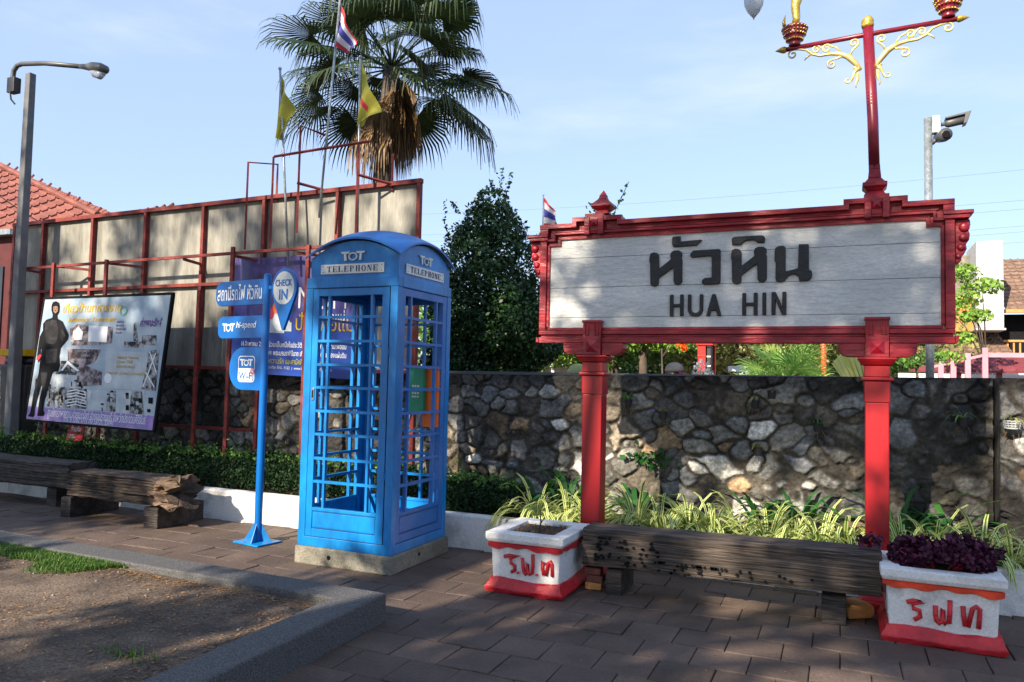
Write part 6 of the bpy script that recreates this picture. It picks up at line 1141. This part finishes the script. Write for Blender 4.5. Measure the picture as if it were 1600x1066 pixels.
def skin(name, J, RR, E2, m_, parent, root, off):
    ks = list(J); me = bpy.data.meshes.new(name); me.from_pydata([(J[k][0]+off[0], J[k][1]+off[1], J[k][2]+off[2]) for k in ks], [(ks.index(a), ks.index(b)) for a, b in E2], [])
    o = finish(me, name, m_, parent, None, False, 0, False); md = o.modifiers.new('skin', 'SKIN'); md.use_smooth_shade = True
    for i, k in enumerate(ks): v = me.skin_vertices[0].data[i]; v.radius = (RR[k], RR[k]); v.use_root = (k == root)
    o.modifiers.new('sub', 'SUBSURF').levels = 2; o.modifiers['sub'].render_levels = 2; return o
for s, sy in (('L', 1), ('R', -1)):
    for f in range(5):
        b = J['ha'+s]; e = (b[0]+.03+.012*f if f < 4 else b[0]+.06, b[1]+sy*(-.025+.016*f) if f < 4 else b[1]-sy*.05, b[2]-.075+.006*abs(f-1.5) if f < 4 else b[2]-.02); m2 = tuple((b[i]+e[i])/2 for i in range(3)); J['f%s%da' % (s, f)] = m2; J['f%s%db' % (s, f)] = e; Rr_['f%s%da' % (s, f)] = .009; Rr_['f%s%db' % (s, f)] = .007; E2 += [('ha'+s, 'f%s%da' % (s, f)), ('f%s%da' % (s, f), 'f%s%db' % (s, f))]
off = (px0, 9, 0)
skin('body', J, Rr_, E2, M['skin'], pr_, 'pelvis', off)
sel = ['pelvis','spine','chest','shL','elL','shR','elR']; skin('shirt', {k: J[k] for k in sel}, {k: Rr_[k]*1.14 for k in sel}, [e for e in E2 if e[0] in sel and e[1] in sel], M['shirt'], pr_, 'pelvis', off)
sel = ['pelvis','hipL','kneeL','ankL','hipR','kneeR','ankR']; skin('trousers', {k: J[k] for k in sel}, {k: Rr_[k]*1.16+.004 for k in sel}, [e for e in E2 if e[0] in sel and e[1] in sel], M['trousers'], pr_, 'pelvis', (off[0], off[1], off[2]-.004))
q = MB(); c = (px0+.01, 9, 1.645)
q.v = []; q.lathe(px0+.005, 9, [(1.635, .103), (1.66, .106), (1.69, .100), (1.72, .082), (1.742, .05), (1.75, .012)], 20, 1.08, .92); cap_ = q.build('cap', M['capgrey'], pr_, smooth=True)
q = MB(); q.prism([(px0+.07+.14*math.cos(R(a)), .085*math.sin(R(a))) for a in range(-90, 91, 12)], 1.625, 1.636, lambda u, v, d: (u, 9+v, d-.25*(u-px0-.07)**1 if u > px0+.07 else d)); q.build('cap_brim', M['capred'], cap_, smooth=False)
q = MB(); q.lathe(px0-.012, 9, [(1.56, .080), (1.60, .094), (1.634, .098)], 18, 1.0, .92); q.build('hair', M['hair'], pr_, smooth=True)
q = MB(); q.ball((px0+.098, 9, 1.585), .014, 8, 1.3, .8, 1.2); q.ball((px0+.0, 8.912, 1.60), .022, 8, .8, .35, 1.2); q.ball((px0+.0, 9.088, 1.60), .022, 8, .8, .35, 1.2); q.build('nose_and_ears', M['skin'], pr_, smooth=True)
q = MB()
for s in (-1, 1): q.ball((px0+.083, 9+s*.032, 1.612), .011, 8, .6, 1.2, .6)
q.build('eyes', M['palewhite'], pr_, smooth=True); q = MB(); q.box(px0+.078, px0+.094, 8.978, 9.022, 1.545, 1.552); q.build('mouth', M['capred'], pr_, bevel=.003)
